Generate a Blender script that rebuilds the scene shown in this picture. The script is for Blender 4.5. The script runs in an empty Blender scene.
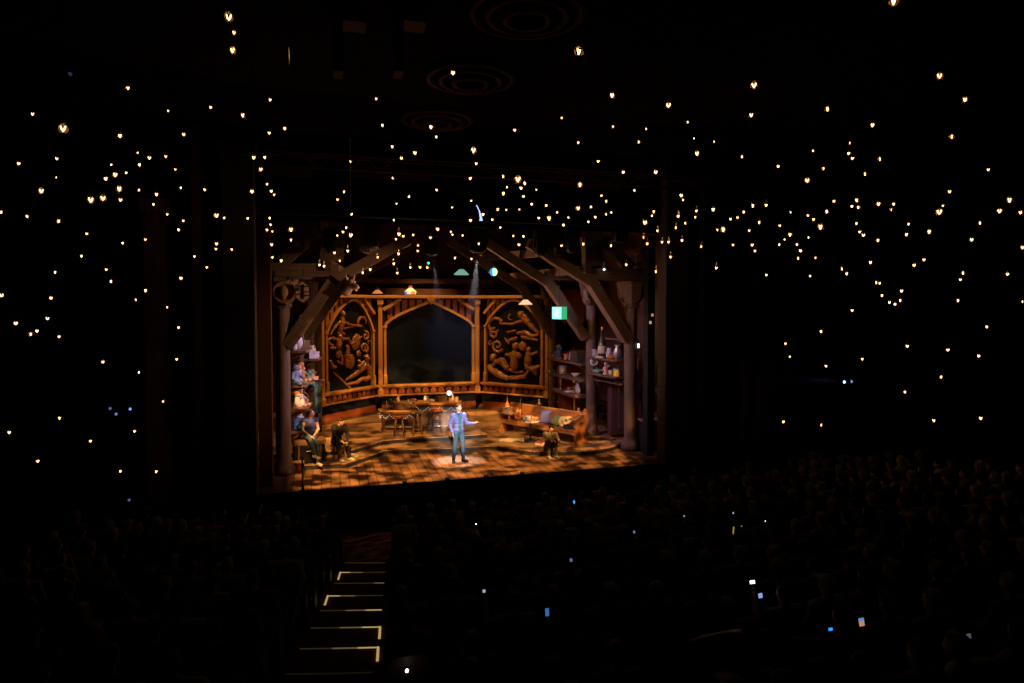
import bpy, bmesh, math, random
from mathutils import Vector, Matrix, Quaternion, noise as mnoise
R = math.radians
PI = math.pi
random.seed(7)
S = bpy.context.scene
C = S.collection

# ------------------------------------------------------------------ camera, world, exposure
CAM = Vector((-3.9, -16.9, 4.7))
F = 640.0
YAW, PITCH = R(16.1), R(1.6)
cd = bpy.data.cameras.new('camera'); cam = bpy.data.objects.new('camera', cd); C.objects.link(cam)
cd.sensor_width = 36; cd.lens = 36 * F / 1024; cd.shift_y = -18.5 / 1024
cd.clip_start = .05; cd.clip_end = 200
cam.location = CAM; cam.rotation_euler = (PI / 2 - PITCH, 0, -YAW)
S.camera = cam
S.view_settings.view_transform = 'Standard'
try: S.view_settings.look = 'None'
except Exception: pass
S.view_settings.exposure = 0; S.view_settings.gamma = 1; S.view_settings.use_curve_mapping = False
w = bpy.data.worlds.new('world'); S.world = w; w.use_nodes = True
w.node_tree.nodes['Background'].inputs[0].default_value = (0, 0, 0, 1)
w.node_tree.nodes['Background'].inputs[1].default_value = 0
S.cycles.use_denoising = True
S.cycles.max_bounces = 6; S.cycles.transparent_max_bounces = 16
S.cycles.volume_bounces = 0
S.cycles.sample_clamp_indirect = 1.0

MROT = cam.rotation_euler.to_matrix()
def ray(px, py):
    return MROT @ Vector(((px - 512) / F, (323.0 - py) / F, -1))
def at_y(px, py, y):
    d = ray(px, py); t = (y - CAM.y) / d.y; return CAM + d * t
def at_z(px, py, z):
    d = ray(px, py); t = (z - CAM.z) / d.z; return CAM + d * t
def at_d(px, py, dep):
    return CAM + ray(px, py) * dep
def proj(p):
    q = MROT.transposed() @ (Vector(p) - CAM)
    return (512 + F * q.x / -q.z, 323 - F * q.y / -q.z, -q.z)

# ------------------------------------------------------------------ stage lights and added fill lamps
def look(o, tgt):
    o.rotation_euler = (Vector(tgt) - o.location).to_track_quat('-Z', 'Y').to_euler()
def spot(name, loc, tgt, power, col, ang, blend=.3, size=.1, gobo=None):
    l = bpy.data.lights.new(name, 'SPOT'); o = bpy.data.objects.new(name, l); C.objects.link(o)
    o.location = loc; look(o, tgt); l.energy = power; l.color = col; l.spot_size = R(ang); l.spot_blend = blend
    l.shadow_soft_size = size
    if gobo:
        l.use_nodes = True; nt = l.node_tree; N = nt.nodes; K = nt.links
        em = [n for n in N if n.type == 'EMISSION'][0]
        tc = N.new('ShaderNodeTexCoord'); sp = N.new('ShaderNodeSeparateXYZ'); K.new(tc.outputs['Normal'], sp.inputs[0])
        dx = N.new('ShaderNodeMath'); dx.operation = 'DIVIDE'; K.new(sp.outputs[0], dx.inputs[0]); K.new(sp.outputs[2], dx.inputs[1])
        dy = N.new('ShaderNodeMath'); dy.operation = 'DIVIDE'; K.new(sp.outputs[1], dy.inputs[0]); K.new(sp.outputs[2], dy.inputs[1])
        cb = N.new('ShaderNodeCombineXYZ'); K.new(dx.outputs[0], cb.inputs[0]); K.new(dy.outputs[0], cb.inputs[1])
        mp = N.new('ShaderNodeMapping'); mp.inputs['Scale'].default_value = gobo['scale']; mp.inputs['Rotation'].default_value = (0, 0, R(gobo.get('rot', 0)))
        mp.inputs['Location'].default_value = gobo.get('loc', (0, 0, 0))
        K.new(cb.outputs[0], mp.inputs[0])
        nz = N.new('ShaderNodeTexNoise'); nz.inputs['Scale'].default_value = 1; nz.inputs['Detail'].default_value = 1.5
        K.new(mp.outputs[0], nz.inputs['Vector'])
        cr = N.new('ShaderNodeValToRGB'); cr.color_ramp.elements[0].position = gobo.get('a', .42); cr.color_ramp.elements[1].position = gobo.get('b', .58)
        lo = gobo.get('lo', .06); cr.color_ramp.elements[0].color = (lo, lo, lo, 1)
        K.new(nz.outputs[0], cr.inputs[0])
        if gobo.get('edge') is not None:
            # framing shutter: cut the beam along the line y = edge on the stage floor
            e0 = Vector((-6, gobo['edge'], 0)) - o.location; e1 = Vector((6, gobo['edge'], 0)) - o.location
            nw = e0.cross(e1).normalized()
            if nw.y < 0: nw = -nw
            nl = o.rotation_euler.to_matrix().transposed() @ nw
            dt = N.new('ShaderNodeVectorMath'); dt.operation = 'DOT_PRODUCT'; K.new(tc.outputs['Normal'], dt.inputs[0]); dt.inputs[1].default_value = nl * gobo.get('sign', 1)
            mr = N.new('ShaderNodeMapRange'); mr.inputs[1].default_value = -.004; mr.inputs[2].default_value = .010; K.new(dt.outputs['Value'], mr.inputs[0])
            ml = N.new('ShaderNodeMath'); ml.operation = 'MULTIPLY'; K.new(cr.outputs[0], ml.inputs[0]); K.new(mr.outputs[0], ml.inputs[1]); last = ml
            for (sx, sy, keep) in gobo.get('sides', ()):      # side shutters: upright planes through the lamp and a point of the stage
                nw = (Vector((sx, sy, 0)) - o.location).cross(Vector((0, 0, 1))).normalized()
                if nw.x * keep < 0: nw = -nw
                nl = o.rotation_euler.to_matrix().transposed() @ nw
                d2 = N.new('ShaderNodeVectorMath'); d2.operation = 'DOT_PRODUCT'; K.new(tc.outputs['Normal'], d2.inputs[0]); d2.inputs[1].default_value = nl
                m2 = N.new('ShaderNodeMapRange'); m2.inputs[1].default_value = -.02; m2.inputs[2].default_value = .03; K.new(d2.outputs['Value'], m2.inputs[0])
                l2 = N.new('ShaderNodeMath'); l2.operation = 'MULTIPLY'; K.new(last.outputs[0], l2.inputs[0]); K.new(m2.outputs[0], l2.inputs[1]); last = l2
            K.new(last.outputs[0], em.inputs['Strength'])
        else:
            K.new(cr.outputs[0], em.inputs['Strength'])
    return o
G1 = dict(scale=(19, 36, 1), rot=20, a=.46, b=.58, lo=.02, edge=.02, sides=((-4.75, 1.9, 1),))
G2 = dict(scale=(22, 34, 1), rot=-25, a=.46, b=.60, lo=.03, loc=(3, 1, 0), edge=.02)
AMB = (1, .50, .15)
MANP = Vector((-.12, 2.0, 0))
FIXC, FIXL = at_y(477.5, 253, 2.9), at_y(433, 256, 3.0)          # lenses of the two moving lights over the stage
LIGHTS = [
    spot('front_amber_left', (-4.5, -7.5, 8.4), (-1.2, 3.4, 0), 20000, AMB, 38, .35, .05, G1),
    spot('front_amber_right', (5.0, -7.5, 8.4), (1.2, 3.2, 0), 13500, AMB, 38, .35, .05, G2),
    spot('downstage_amber', (0.5, 1.4, 6.4), (0.0, 3.2, 0), 220, (1, .52, .2), 100, .6, .05, dict(G1, edge=None)),
    spot('back_panel_amber_left', (.7, 3.9, 6.5), (-3.3, 9.0, 2.8), 330, (1, .45, .09), 44, .7, .1),
    spot('back_panel_amber_right', (-.7, 3.9, 6.5), (3.3, 8.8, 2.9), 300, (1, .45, .09), 44, .7, .1),
    spot('back_panel_amber_centre', (0, 4.0, 6.5), (0, 9.7, 3.0), 420, (1, .47, .10), 48, .7, .1),
    spot('panel_rake_left', (-1.5, 7.7, 8.2), (-3.1, 8.9, 2.4), 800, (1, .50, .15), 62, .7, .05),
    spot('panel_rake_right', (1.5, 7.7, 8.2), (3.2, 8.7, 2.4), 700, (1, .50, .15), 62, .7, .05),
    spot('panel_rake_centre', (0, 8.2, 8.2), (0, 9.6, 2.4), 800, (1, .53, .18), 70, .7, .05),
    spot('added_screen_wash', (-.6, 4.4, 6.8), (1.2, 9.7, 3.2), 900, (.42, .56, 1), 26, 1, .1),  # added lamp, only to tint the blank panel blue
    spot('lavender_left', (1.2, 1.5, 6.2), (-4.9, 3.4, 2.6), 1500, (.80, .56, .86), 34, .7, .1),
    spot('lavender_right', (-1.5, 1.5, 6.4), (5.1, 3.2, 2.8), 900, (.74, .55, .95), 48, .7, .1),
    spot('warm_side_left', (3.0, -1.5, 6.2), (-5.0, 2.8, 3.2), 1300, (1, .58, .30), 44, .7, .1),
    spot('warm_side_right', (-3.0, -1.5, 6.2), (5.0, 2.8, 3.0), 800, (1, .52, .22), 42, .7, .1),
    spot('added_rafter_fill_left', (.2, 4.7, 4.4), (-3.4, 2.6, 6.3), 230, (1, .55, .30), 100, .8, .1),  # added fill in mid-air, no fixture, lights the rafter undersides
    spot('added_rafter_fill_right', (-.2, 4.7, 4.4), (3.4, 2.6, 6.3), 300, (1, .52, .24), 100, .8, .1),  # its added twin for the right rafters
    spot('added_front_fill_left', (.8, .9, .4), (-3.8, 2.2, 6.6), 330, (1, .56, .40), 62, .8, .1),  # added weak fill to lift the timber fronts, no fixture
    spot('added_front_fill_right', (-.8, .9, .4), (3.8, 2.2, 6.6), 260, (1, .54, .34), 62, .8, .1),  # same added fill for the right timber fronts
    spot('follow_spot', (-3.5, -17.6, 6.3), (-.12, 2.0, 1.0), 34000, (.84, .90, 1), 5.2, .9, .05),
    spot('top_spot', FIXC, MANP, 15000, (.92, .84, .92), 16, .8, .03),
    spot('top_spot_left', FIXL, MANP, 5000, (.84, .72, 1), 12, .8, .03),
    spot('bench_warm', (1.2, -2.0, 6.2), (2.9, 3.7, .7), 1000, (1, .68, .38), 24, .8, .05),
    spot('blue_truss_beam', at_y(481.5, 150, -.65), at_y(478, 225, -.62), 110, (.12, .40, 1), 6, .5, .02),
    spot('blue_house_beam', at_d(843, 382, 15.55), at_d(745, 376, 15.6), 40, (.12, .32, 1), 14, .6, .02),
    spot('added_rail_spot', (2.6, -10.2, 8.6), at_d(716, 637, 5.58), 110, (1, .62, .42), 8, .8, .05),  # added narrow lamp to make the wooden rail visible
    spot('added_house_fill', (1.5, -8, 8.8), (1.5, -5.0, 0), 4.6, (1, .74, .62), 165, 1, .3),  # added low fill for the dark auditorium, no fixture
    spot('ceiling_bounce', (0, -3, 3.0), (0, -6, 9), 4.2, (1, .55, .38), 150, 1, .3),
]

# ------------------------------------------------------------------ materials
MATS = {}
def mat(name, col, rough=.7, var=.35, scale=6, stretch=(1, 1, 1), metal=0, spec=.3, emit=0, ecol=None):
    if name in MATS: return MATS[name]
    m = bpy.data.materials.new(name); m.use_nodes = True; nt = m.node_tree; N = nt.nodes; K = nt.links
    b = N['Principled BSDF']; b.inputs['Roughness'].default_value = rough; b.inputs['Metallic'].default_value = metal
    b.inputs['Specular IOR Level'].default_value = spec
    tc = N.new('ShaderNodeTexCoord'); mp = N.new('ShaderNodeMapping'); mp.inputs['Scale'].default_value = stretch
    K.new(tc.outputs['Object'], mp.inputs[0])
    nz = N.new('ShaderNodeTexNoise'); nz.inputs['Scale'].default_value = scale; nz.inputs['Detail'].default_value = 4
    K.new(mp.outputs[0], nz.inputs['Vector'])
    mx = N.new('ShaderNodeMix'); mx.data_type = 'RGBA'; K.new(nz.outputs[0], mx.inputs[0])
    mx.inputs[6].default_value = tuple(max(0, c * (1 - var)) for c in col) + (1,)
    mx.inputs[7].default_value = tuple(min(1, c * (1 + var)) for c in col) + (1,)
    K.new(mx.outputs[2], b.inputs['Base Color'])
    if emit:
        b.inputs['Emission Color'].default_value = tuple(ecol or col) + (1,); b.inputs['Emission Strength'].default_value = emit
    MATS[name] = m
    return m
def lamp(name, col, strength):
    if name in MATS: return MATS[name]
    m = bpy.data.materials.new(name); m.use_nodes = True; N = m.node_tree.nodes
    b = N['Principled BSDF']; b.inputs['Base Color'].default_value = tuple(c * .5 for c in col) + (1,)
    b.inputs['Emission Color'].default_value = tuple(col) + (1,); b.inputs['Emission Strength'].default_value = strength
    MATS[name] = m; return m
def planks(name, col, plank=.22, along='y', rough=.45):
    m = bpy.data.materials.new(name); m.use_nodes = True; nt = m.node_tree; N = nt.nodes; K = nt.links
    b = N['Principled BSDF']; b.inputs['Roughness'].default_value = rough; b.inputs['Specular IOR Level'].default_value = .3
    tc = N.new('ShaderNodeTexCoord'); mp = N.new('ShaderNodeMapping')
    if along == 'y': mp.inputs['Rotation'].default_value = (0, 0, PI / 2)
    K.new(tc.outputs['Object'], mp.inputs[0])
    br = N.new('ShaderNodeTexBrick'); br.inputs['Scale'].default_value = 1; br.inputs['Brick Width'].default_value = 3.2; br.inputs['Row Height'].default_value = plank
    br.inputs['Mortar Size'].default_value = .012; br.offset = .37
    br.inputs['Color1'].default_value = tuple(c * .65 for c in col) + (1,); br.inputs['Color2'].default_value = tuple(min(1, c * 1.3) for c in col) + (1,)
    br.inputs['Mortar'].default_value = tuple(c * .15 for c in col) + (1,)
    K.new(mp.outputs[0], br.inputs['Vector'])
    nz = N.new('ShaderNodeTexNoise'); nz.inputs['Scale'].default_value = 3; nz.inputs['Detail'].default_value = 5
    m2 = N.new('ShaderNodeMapping'); m2.inputs['Scale'].default_value = (6, .6, 1) if along == 'y' else (.6, 6, 1)
    K.new(tc.outputs['Object'], m2.inputs[0]); K.new(m2.outputs[0], nz.inputs['Vector'])
    mr = N.new('ShaderNodeMapRange'); mr.inputs[3].default_value = .55; mr.inputs[4].default_value = 1.35; K.new(nz.outputs[0], mr.inputs[0])
    mx = N.new('ShaderNodeMix'); mx.data_type = 'RGBA'; mx.blend_type = 'MULTIPLY'; mx.inputs[0].default_value = 1
    K.new(br.outputs[0], mx.inputs[6]); K.new(mr.outputs[0], mx.inputs[7]); K.new(mx.outputs[2], b.inputs['Base Color'])
    MATS[name] = m; return m
def bulb_glass(name, col):
    m = bpy.data.materials.new(name); m.use_nodes = True; nt = m.node_tree; N = nt.nodes; K = nt.links
    out = [n for n in N if n.type == 'OUTPUT_MATERIAL'][0]; N.remove(N['Principled BSDF'])
    tr = N.new('ShaderNodeBsdfTransparent'); tr.inputs[0].default_value = (1, .95, .88, 1)
    tl = N.new('ShaderNodeBsdfTranslucent'); tl.inputs[0].default_value = tuple(col) + (1,)
    mx = N.new('ShaderNodeMixShader'); mx.inputs[0].default_value = .22; K.new(tr.outputs[0], mx.inputs[1]); K.new(tl.outputs[0], mx.inputs[2]); K.new(mx.outputs[0], out.inputs[0])
    MATS[name] = m; return m
def glass(name, col, alpha=.15):
    m = bpy.data.materials.new(name); m.use_nodes = True; nt = m.node_tree; N = nt.nodes; K = nt.links
    out = [n for n in N if n.type == 'OUTPUT_MATERIAL'][0]
    tr = N.new('ShaderNodeBsdfTransparent'); tr.inputs[0].default_value = tuple(col) + (1,)
    gl = N.new('ShaderNodeBsdfGlossy'); gl.inputs['Roughness'].default_value = .1
    mx = N.new('ShaderNodeMixShader'); mx.inputs[0].default_value = alpha
    K.new(tr.outputs[0], mx.inputs[1]); K.new(gl.outputs[0], mx.inputs[2]); K.new(mx.outputs[0], out.inputs[0])
    MATS[name] = m; return m

TIMBER = mat('grey brown timber', (.135, .080, .052), .75, .95, 7, (6, 6, .25))
COLUMN = mat('worn column timber', (.145, .092, .072), .75, .75, 5, (4, 4, .3))
OAK = mat('carved oak', (.42, .20, .055), .45, .35, 5, (3, 3, .5))
OAKD = mat('dark oak', (.10, .045, .018), .5, .4, 5)
CARVE = mat('carved relief wood', (.27, .105, .028), .33, .45, 9, spec=.6)
NAVY = mat('navy black board', (.007, .009, .014), .7, .3, 3, spec=.1)
SCREEN = mat('dark blue screen', (.0035, .0065, .014), .6, .25, .7, spec=.08)
REDW = mat('red brown boarding', (.21, .05, .018), .6, .35, 3, (1, 1, .4))
PITCHB = mat('pitch black cloth', (.003, .003, .003), 1, .3, 4, spec=0)
BLACK = mat('matt black', (.012, .012, .013), .8, .3, 4)
BLACKM = mat('black metal', (.015, .015, .017), .45, .2, 6)
WALLB = mat('dark painted plaster', (.007, .005, .005), .95, .3, 2, spec=.05)
PILR = mat('maroon pilaster paint', (.10, .038, .032), .7, .3, 2)
STRETCH = planks('stage boards', (.27, .135, .062), .24, 'y', .5)
STEPB = planks('platform boards', (.36, .21, .10), .16, 'x', .5)
RISER = mat('dark riser', (.016, .012, .011), .6, .4, 8)
CARPET = mat('maroon carpet', (.16, .07, .045), .95, .4, 20)
SKIN = mat('skin', (.62, .38, .27), .55, .08, 10)
WHITE = mat('off white', (.72, .66, .55), .6, .1, 8)
BRASS = mat('dull brass', (.45, .27, .09), .35, .2, 8, metal=.7)

# ------------------------------------------------------------------ object helpers
def link(name, me, m, parent=None):
    o = bpy.data.objects.new(name, me); C.objects.link(o)
    if m: me.materials.append(m)
    if parent: o.parent = parent
    return o
def thing(name, label, cat, loc=(0, 0, 0), rotz=0, group=None):
    o = bpy.data.objects.new(name, None); C.objects.link(o); o.empty_display_size = .1
    o.location = loc; o.rotation_euler = (0, 0, rotz); o['label'] = label; o['category'] = cat
    if group: o['group'] = group
    return o
def tag(o, label, cat, group=None):
    o['label'] = label; o['category'] = cat
    if group: o['group'] = group
    return o
def structure(o): o['kind'] = 'structure'; return o
def stuff(o): o['kind'] = 'stuff'; return o

class MB:
    """collects simple shapes into one mesh"""
    def __init__(s): s.bm = bmesh.new()
    def _add(s, vs, fs):
        b = [s.bm.verts.new(v) for v in vs]
        for f in fs:
            try: s.bm.faces.new([b[i] for i in f])
            except ValueError: pass
        return b
    def box(s, c, size, rotz=0, bev=0, rot=None):
        hx, hy, hz = size[0] / 2, size[1] / 2, size[2] / 2
        M = rot if rot is not None else Matrix.Rotation(rotz, 3, 'Z'); c = Vector(c)
        vs = [c + M @ Vector((x * hx, y * hy, z * hz)) for x in (-1, 1) for y in (-1, 1) for z in (-1, 1)]
        b = s._add(vs, [(0, 1, 3, 2), (4, 6, 7, 5), (0, 4, 5, 1), (2, 3, 7, 6), (0, 2, 6, 4), (1, 5, 7, 3)])
        if bev:
            es = list({e for v in b for e in v.link_edges})
            bmesh.ops.bevel(s.bm, geom=es, offset=min(bev, min(size) * .4), segments=2, affect='EDGES', profile=.6)
        return s
    def prism(s, pts, z0, z1):
        n = len(pts)
        vs = [Vector((p[0], p[1], z0)) for p in pts] + [Vector((p[0], p[1], z1)) for p in pts]
        s._add(vs, [tuple(range(n - 1, -1, -1)), tuple(range(n, 2 * n))] + [(i, (i + 1) % n, n + (i + 1) % n, n + i) for i in range(n)])
        return s
    def prism_y(s, pts, y0, y1):
        n = len(pts)
        vs = [Vector((p[0], y0, p[1])) for p in pts] + [Vector((p[0], y1, p[1])) for p in pts]
        s._add(vs, [tuple(range(n)), tuple(range(2 * n - 1, n - 1, -1))] + [(i, n + i, n + (i + 1) % n, (i + 1) % n) for i in range(n)])
        return s
    def strip(s, poly, w, y0, y1, closed=False):
        """a band of width w along a polyline in the x-z plane, y0..y1 thick"""
        P = [Vector((p[0], p[1])) for p in poly]; n = len(P); A, B = [], []
        for i in range(n):
            a = P[max(i - 1, 0)]; b = P[min(i + 1, n - 1)]
            t = (b - a).normalized(); nn = Vector((-t.y, t.x)) * w / 2
            A.append(P[i] + nn); B.append(P[i] - nn)
        vs = []
        for i in range(n):
            for q in (A[i], B[i]):
                vs += [Vector((q.x, y0, q.y)), Vector((q.x, y1, q.y))]
        fs = []
        for i in range(n - 1):
            k = 4 * i
            fs += [(k, k + 2, k + 6, k + 4), (k + 1, k + 5, k + 7, k + 3), (k, k + 4, k + 5, k + 1), (k + 2, k + 3, k + 7, k + 6)]
        fs += [(0, 1, 3, 2), (4 * n - 4, 4 * n - 2, 4 * n - 1, 4 * n - 3)]
        s._add(vs, fs); return s
    def lathe(s, prof, c=(0, 0, 0), seg=16, axis='z', ang=0):
        c = Vector(c); vs, fs = [], []
        for r, z in prof:
            for i in range(seg):
                a = 2 * PI * i / seg + ang
                v = Vector((r * math.cos(a), r * math.sin(a), z))
                if axis == 'y': v = Vector((v.x, v.z, v.y))
                if axis == 'x': v = Vector((v.z, v.x, v.y))
                vs.append(c + v)
        n = len(prof)
        for j in range(n - 1):
            for i in range(seg):
                fs.append((j * seg + i, j * seg + (i + 1) % seg, (j + 1) * seg + (i + 1) % seg, (j + 1) * seg + i))
        fs.append(tuple(range(seg - 1, -1, -1))); fs.append(tuple(range((n - 1) * seg, n * seg)))
        s._add(vs, fs); return s
    def ball(s, c, r, seg=12, rings=8, rot=None):
        c = Vector(c); r = (r, r, r) if not hasattr(r, '__len__') else r
        M = rot if rot is not None else Matrix.Identity(3)
        vs = [c + M @ Vector((0, 0, -r[2]))]
        for j in range(1, rings):
            t = -PI / 2 + PI * j / rings
            for i in range(seg):
                a = 2 * PI * i / seg
                vs.append(c + M @ Vector((r[0] * math.cos(t) * math.cos(a), r[1] * math.cos(t) * math.sin(a), r[2] * math.sin(t))))
        vs.append(c + M @ Vector((0, 0, r[2]))); fs = []
        for i in range(seg): fs.append((0, 1 + (i + 1) % seg, 1 + i))
        for j in range(rings - 2):
            for i in range(seg):
                a = 1 + j * seg; fs.append((a + i, a + (i + 1) % seg, a + seg + (i + 1) % seg, a + seg + i))
        L = len(vs) - 1; a = 1 + (rings - 2) * seg
        for i in range(seg): fs.append((a + i, a + (i + 1) % seg, L))
        s._add(vs, fs); return s
    def rod(s, p0, p1, r0, r1=None, seg=8):
        p0, p1 = Vector(p0), Vector(p1); r1 = r0 if r1 is None else r1
        d = p1 - p0; q = d.to_track_quat('Z', 'Y').to_matrix(); vs = []
        for p, r in ((p0, r0), (p1, r1)):
            for i in range(seg):
                a = 2 * PI * i / seg; vs.append(p + q @ Vector((r * math.cos(a), r * math.sin(a), 0)))
        s._add(vs, [tuple(range(seg - 1, -1, -1)), tuple(range(seg, 2 * seg))] + [(i, (i + 1) % seg, seg + (i + 1) % seg, seg + i) for i in range(seg)])
        return s
    def cap(s, p0, p1, r0, r1=None, seg=10):
        r1 = r0 if r1 is None else r1
        s.rod(p0, p1, r0, r1, seg); s.ball(p0, r0, seg, 6); s.ball(p1, r1, seg, 6); return s
    def tube(s, pts, r, seg=8):
        pts = [Vector(p) for p in pts]; n = len(pts); vs, fs = [], []
        rr = r if hasattr(r, '__len__') else [r] * n; prev = None
        for i in range(n):
            t = (pts[min(i + 1, n - 1)] - pts[max(i - 1, 0)]).normalized()
            if prev is None:
                u = t.orthogonal().normalized()
            else:
                u = (prev - t * prev.dot(t))
                u = u.normalized() if u.length > 1e-6 else t.orthogonal().normalized()
            prev = u; v = t.cross(u)
            for k in range(seg):
                a = 2 * PI * k / seg; vs.append(pts[i] + (u * math.cos(a) + v * math.sin(a)) * rr[i])
        for i in range(n - 1):
            for k in range(seg): fs.append((i * seg + k, i * seg + (k + 1) % seg, (i + 1) * seg + (k + 1) % seg, (i + 1) * seg + k))
        fs.append(tuple(range(seg - 1, -1, -1))); fs.append(tuple(range((n - 1) * seg, n * seg)))
        s._add(vs, fs); return s
    def mesh(s, name, smooth=False):
        bmesh.ops.recalc_face_normals(s.bm, faces=s.bm.faces)
        me = bpy.data.meshes.new(name); s.bm.to_mesh(me); s.bm.free()
        if smooth:
            for p in me.polygons: p.use_smooth = True
        return me
    def build(s, name, m, parent=None, smooth=False):
        return link(name, s.mesh(name, smooth), m, parent)
    def remesh(s, name, voxel, smooth=2):
        me = s.mesh(name); o = bpy.data.objects.new('tmp', me); C.objects.link(o)
        r = o.modifiers.new('r', 'REMESH'); r.mode = 'VOXEL'; r.voxel_size = voxel
        if smooth:
            k = o.modifiers.new('s', 'SMOOTH'); k.iterations = smooth; k.factor = .5
        dg = bpy.context.evaluated_depsgraph_get(); dg.update()
        out = bpy.data.meshes.new_from_object(o.evaluated_get(dg)); out.name = name
        bpy.data.objects.remove(o); bpy.data.meshes.remove(me)
        for p in out.polygons: p.use_smooth = True
        return out

def beam(name, p0, p1, wx, wy, m, parent=None, wob=.012, up=Vector((0, 1, 0))):
    """a hewn timber: local z along its length; wy is its size along 'up'"""
    p0, p1 = Vector(p0), Vector(p1); d = p1 - p0; L = d.length; z = d.normalized()
    y = (up - z * up.dot(z)); y = y.normalized() if y.length > 1e-4 else z.orthogonal().normalized(); x = y.cross(z)
    n = max(3, int(L / .5)); bm = bmesh.new(); rows = []
    ch = min(wx, wy) * .16
    for i in range(n + 1):
        q = []
        for (a, b) in ((-1, -1), (1, -1), (1, 1), (-1, 1)):
            jx, jy = random.uniform(-wob, wob), random.uniform(-wob, wob)
            cx, cy = a * wx / 2 + jx, b * wy / 2 + jy
            q.append(bm.verts.new((cx, cy, L * i / n)))
        rows.append(q)
    for i in range(n):
        for k in range(4): bm.faces.new([rows[i][k], rows[i][(k + 1) % 4], rows[i + 1][(k + 1) % 4], rows[i + 1][k]])
    bm.faces.new(rows[0][::-1]); bm.faces.new(rows[-1])
    es = [e for e in bm.edges if e.calc_face_angle(0) > .8]
    bmesh.ops.bevel(bm, geom=es, offset=ch, segments=2, affect='EDGES')
    bmesh.ops.recalc_face_normals(bm, faces=bm.faces)
    me = bpy.data.meshes.new(name); bm.to_mesh(me); bm.free()
    o = link(name, me, m, parent)
    o.matrix_local = Matrix((x, y, z)).transposed().to_4x4(); o.location = p0
    return o
def copy_tree(o, parent=None):
    c = o.copy(); C.objects.link(c)
    if parent is not None: c.parent = parent
    for ch in list(o.children): copy_tree(ch, c)
    return c
ORD = ['', 'first', 'second', 'third', 'fourth', 'fifth', 'sixth', 'seventh', 'eighth', 'ninth', 'tenth', 'eleventh', 'twelfth', 'thirteenth', 'fourteenth',
       'fifteenth', 'sixteenth', 'seventeenth', 'eighteenth', 'nineteenth', 'twentieth', 'twenty-first', 'twenty-second', 'twenty-third', 'twenty-fourth', 'twenty-fifth', 'twenty-sixth', 'twenty-seventh', 'twenty-eighth']
def rebase(t, loc):
    """move a thing's Empty to its base without moving its parts"""
    loc = Vector(loc); t.location = loc
    for ch in t.children: ch.location = ch.location - loc
    return t

# ------------------------------------------------------------------ the house: floor, walls, ceiling, proscenium
FZ = -1.15                                  # house floor at the stage front
ROW_C = Vector((0, 22.6)); ROW_R0 = 25.36; ROW_P = .886; RISE = .157; NROW = 12
b = MB()
b.box((1.5, -2, FZ - .1), (24, 6, .2))
structure(b.build('floor', CARPET))
# stepped seating rows as arcs about the row centre
rb = MB()
def arc_pt(rad, th): return Vector((ROW_C.x + rad * math.sin(th), ROW_C.y - rad * math.cos(th), 0))
AISLE = -7.08
AW = 1.06                                  # half the aisle's angle
def skew(p, th): return .15 * math.radians(th - AISLE) * ROW_R0
def tread_block(mb, k, th0, th1, top, n, sk=False):
    r0 = ROW_R0 + k * ROW_P; r1 = r0 + ROW_P + .02
    A_ = [th0 + (th1 - th0) * i / n for i in range(n + 1)]
    inner = [arc_pt(r0 + (skew(0, a) if sk else 0), R(a)) for a in A_]
    outer = [arc_pt(r1 + (skew(0, a) if sk else 0), R(a)) for a in A_]
    mb.prism([(p.x, p.y) for p in inner] + [(p.x, p.y) for p in outer[::-1]], FZ - .3, top)
for k in range(0, NROW + 6):
    tread_block(rb, k, -26, AISLE - AW, FZ + RISE * (k + 1), 14)
    tread_block(rb, k, AISLE + AW, 30, FZ + RISE * (k + 1), 18)
for k in range(9, NROW + 6): tread_block(rb, k, AISLE - AW + .02, AISLE + AW - .02, FZ + RISE * (k + 1), 3, True)
structure(rb.build('floor_rows', CARPET))
LIT = lamp('step edge light', (1, .68, .24), .45)
LITM = lamp('mid painted step glow', (1, .67, .24), .12); LITD = lamp('dim painted step glow', (1, .66, .24), .022)  # weaker emission paints the end lamp's light fading along the nosing
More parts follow.
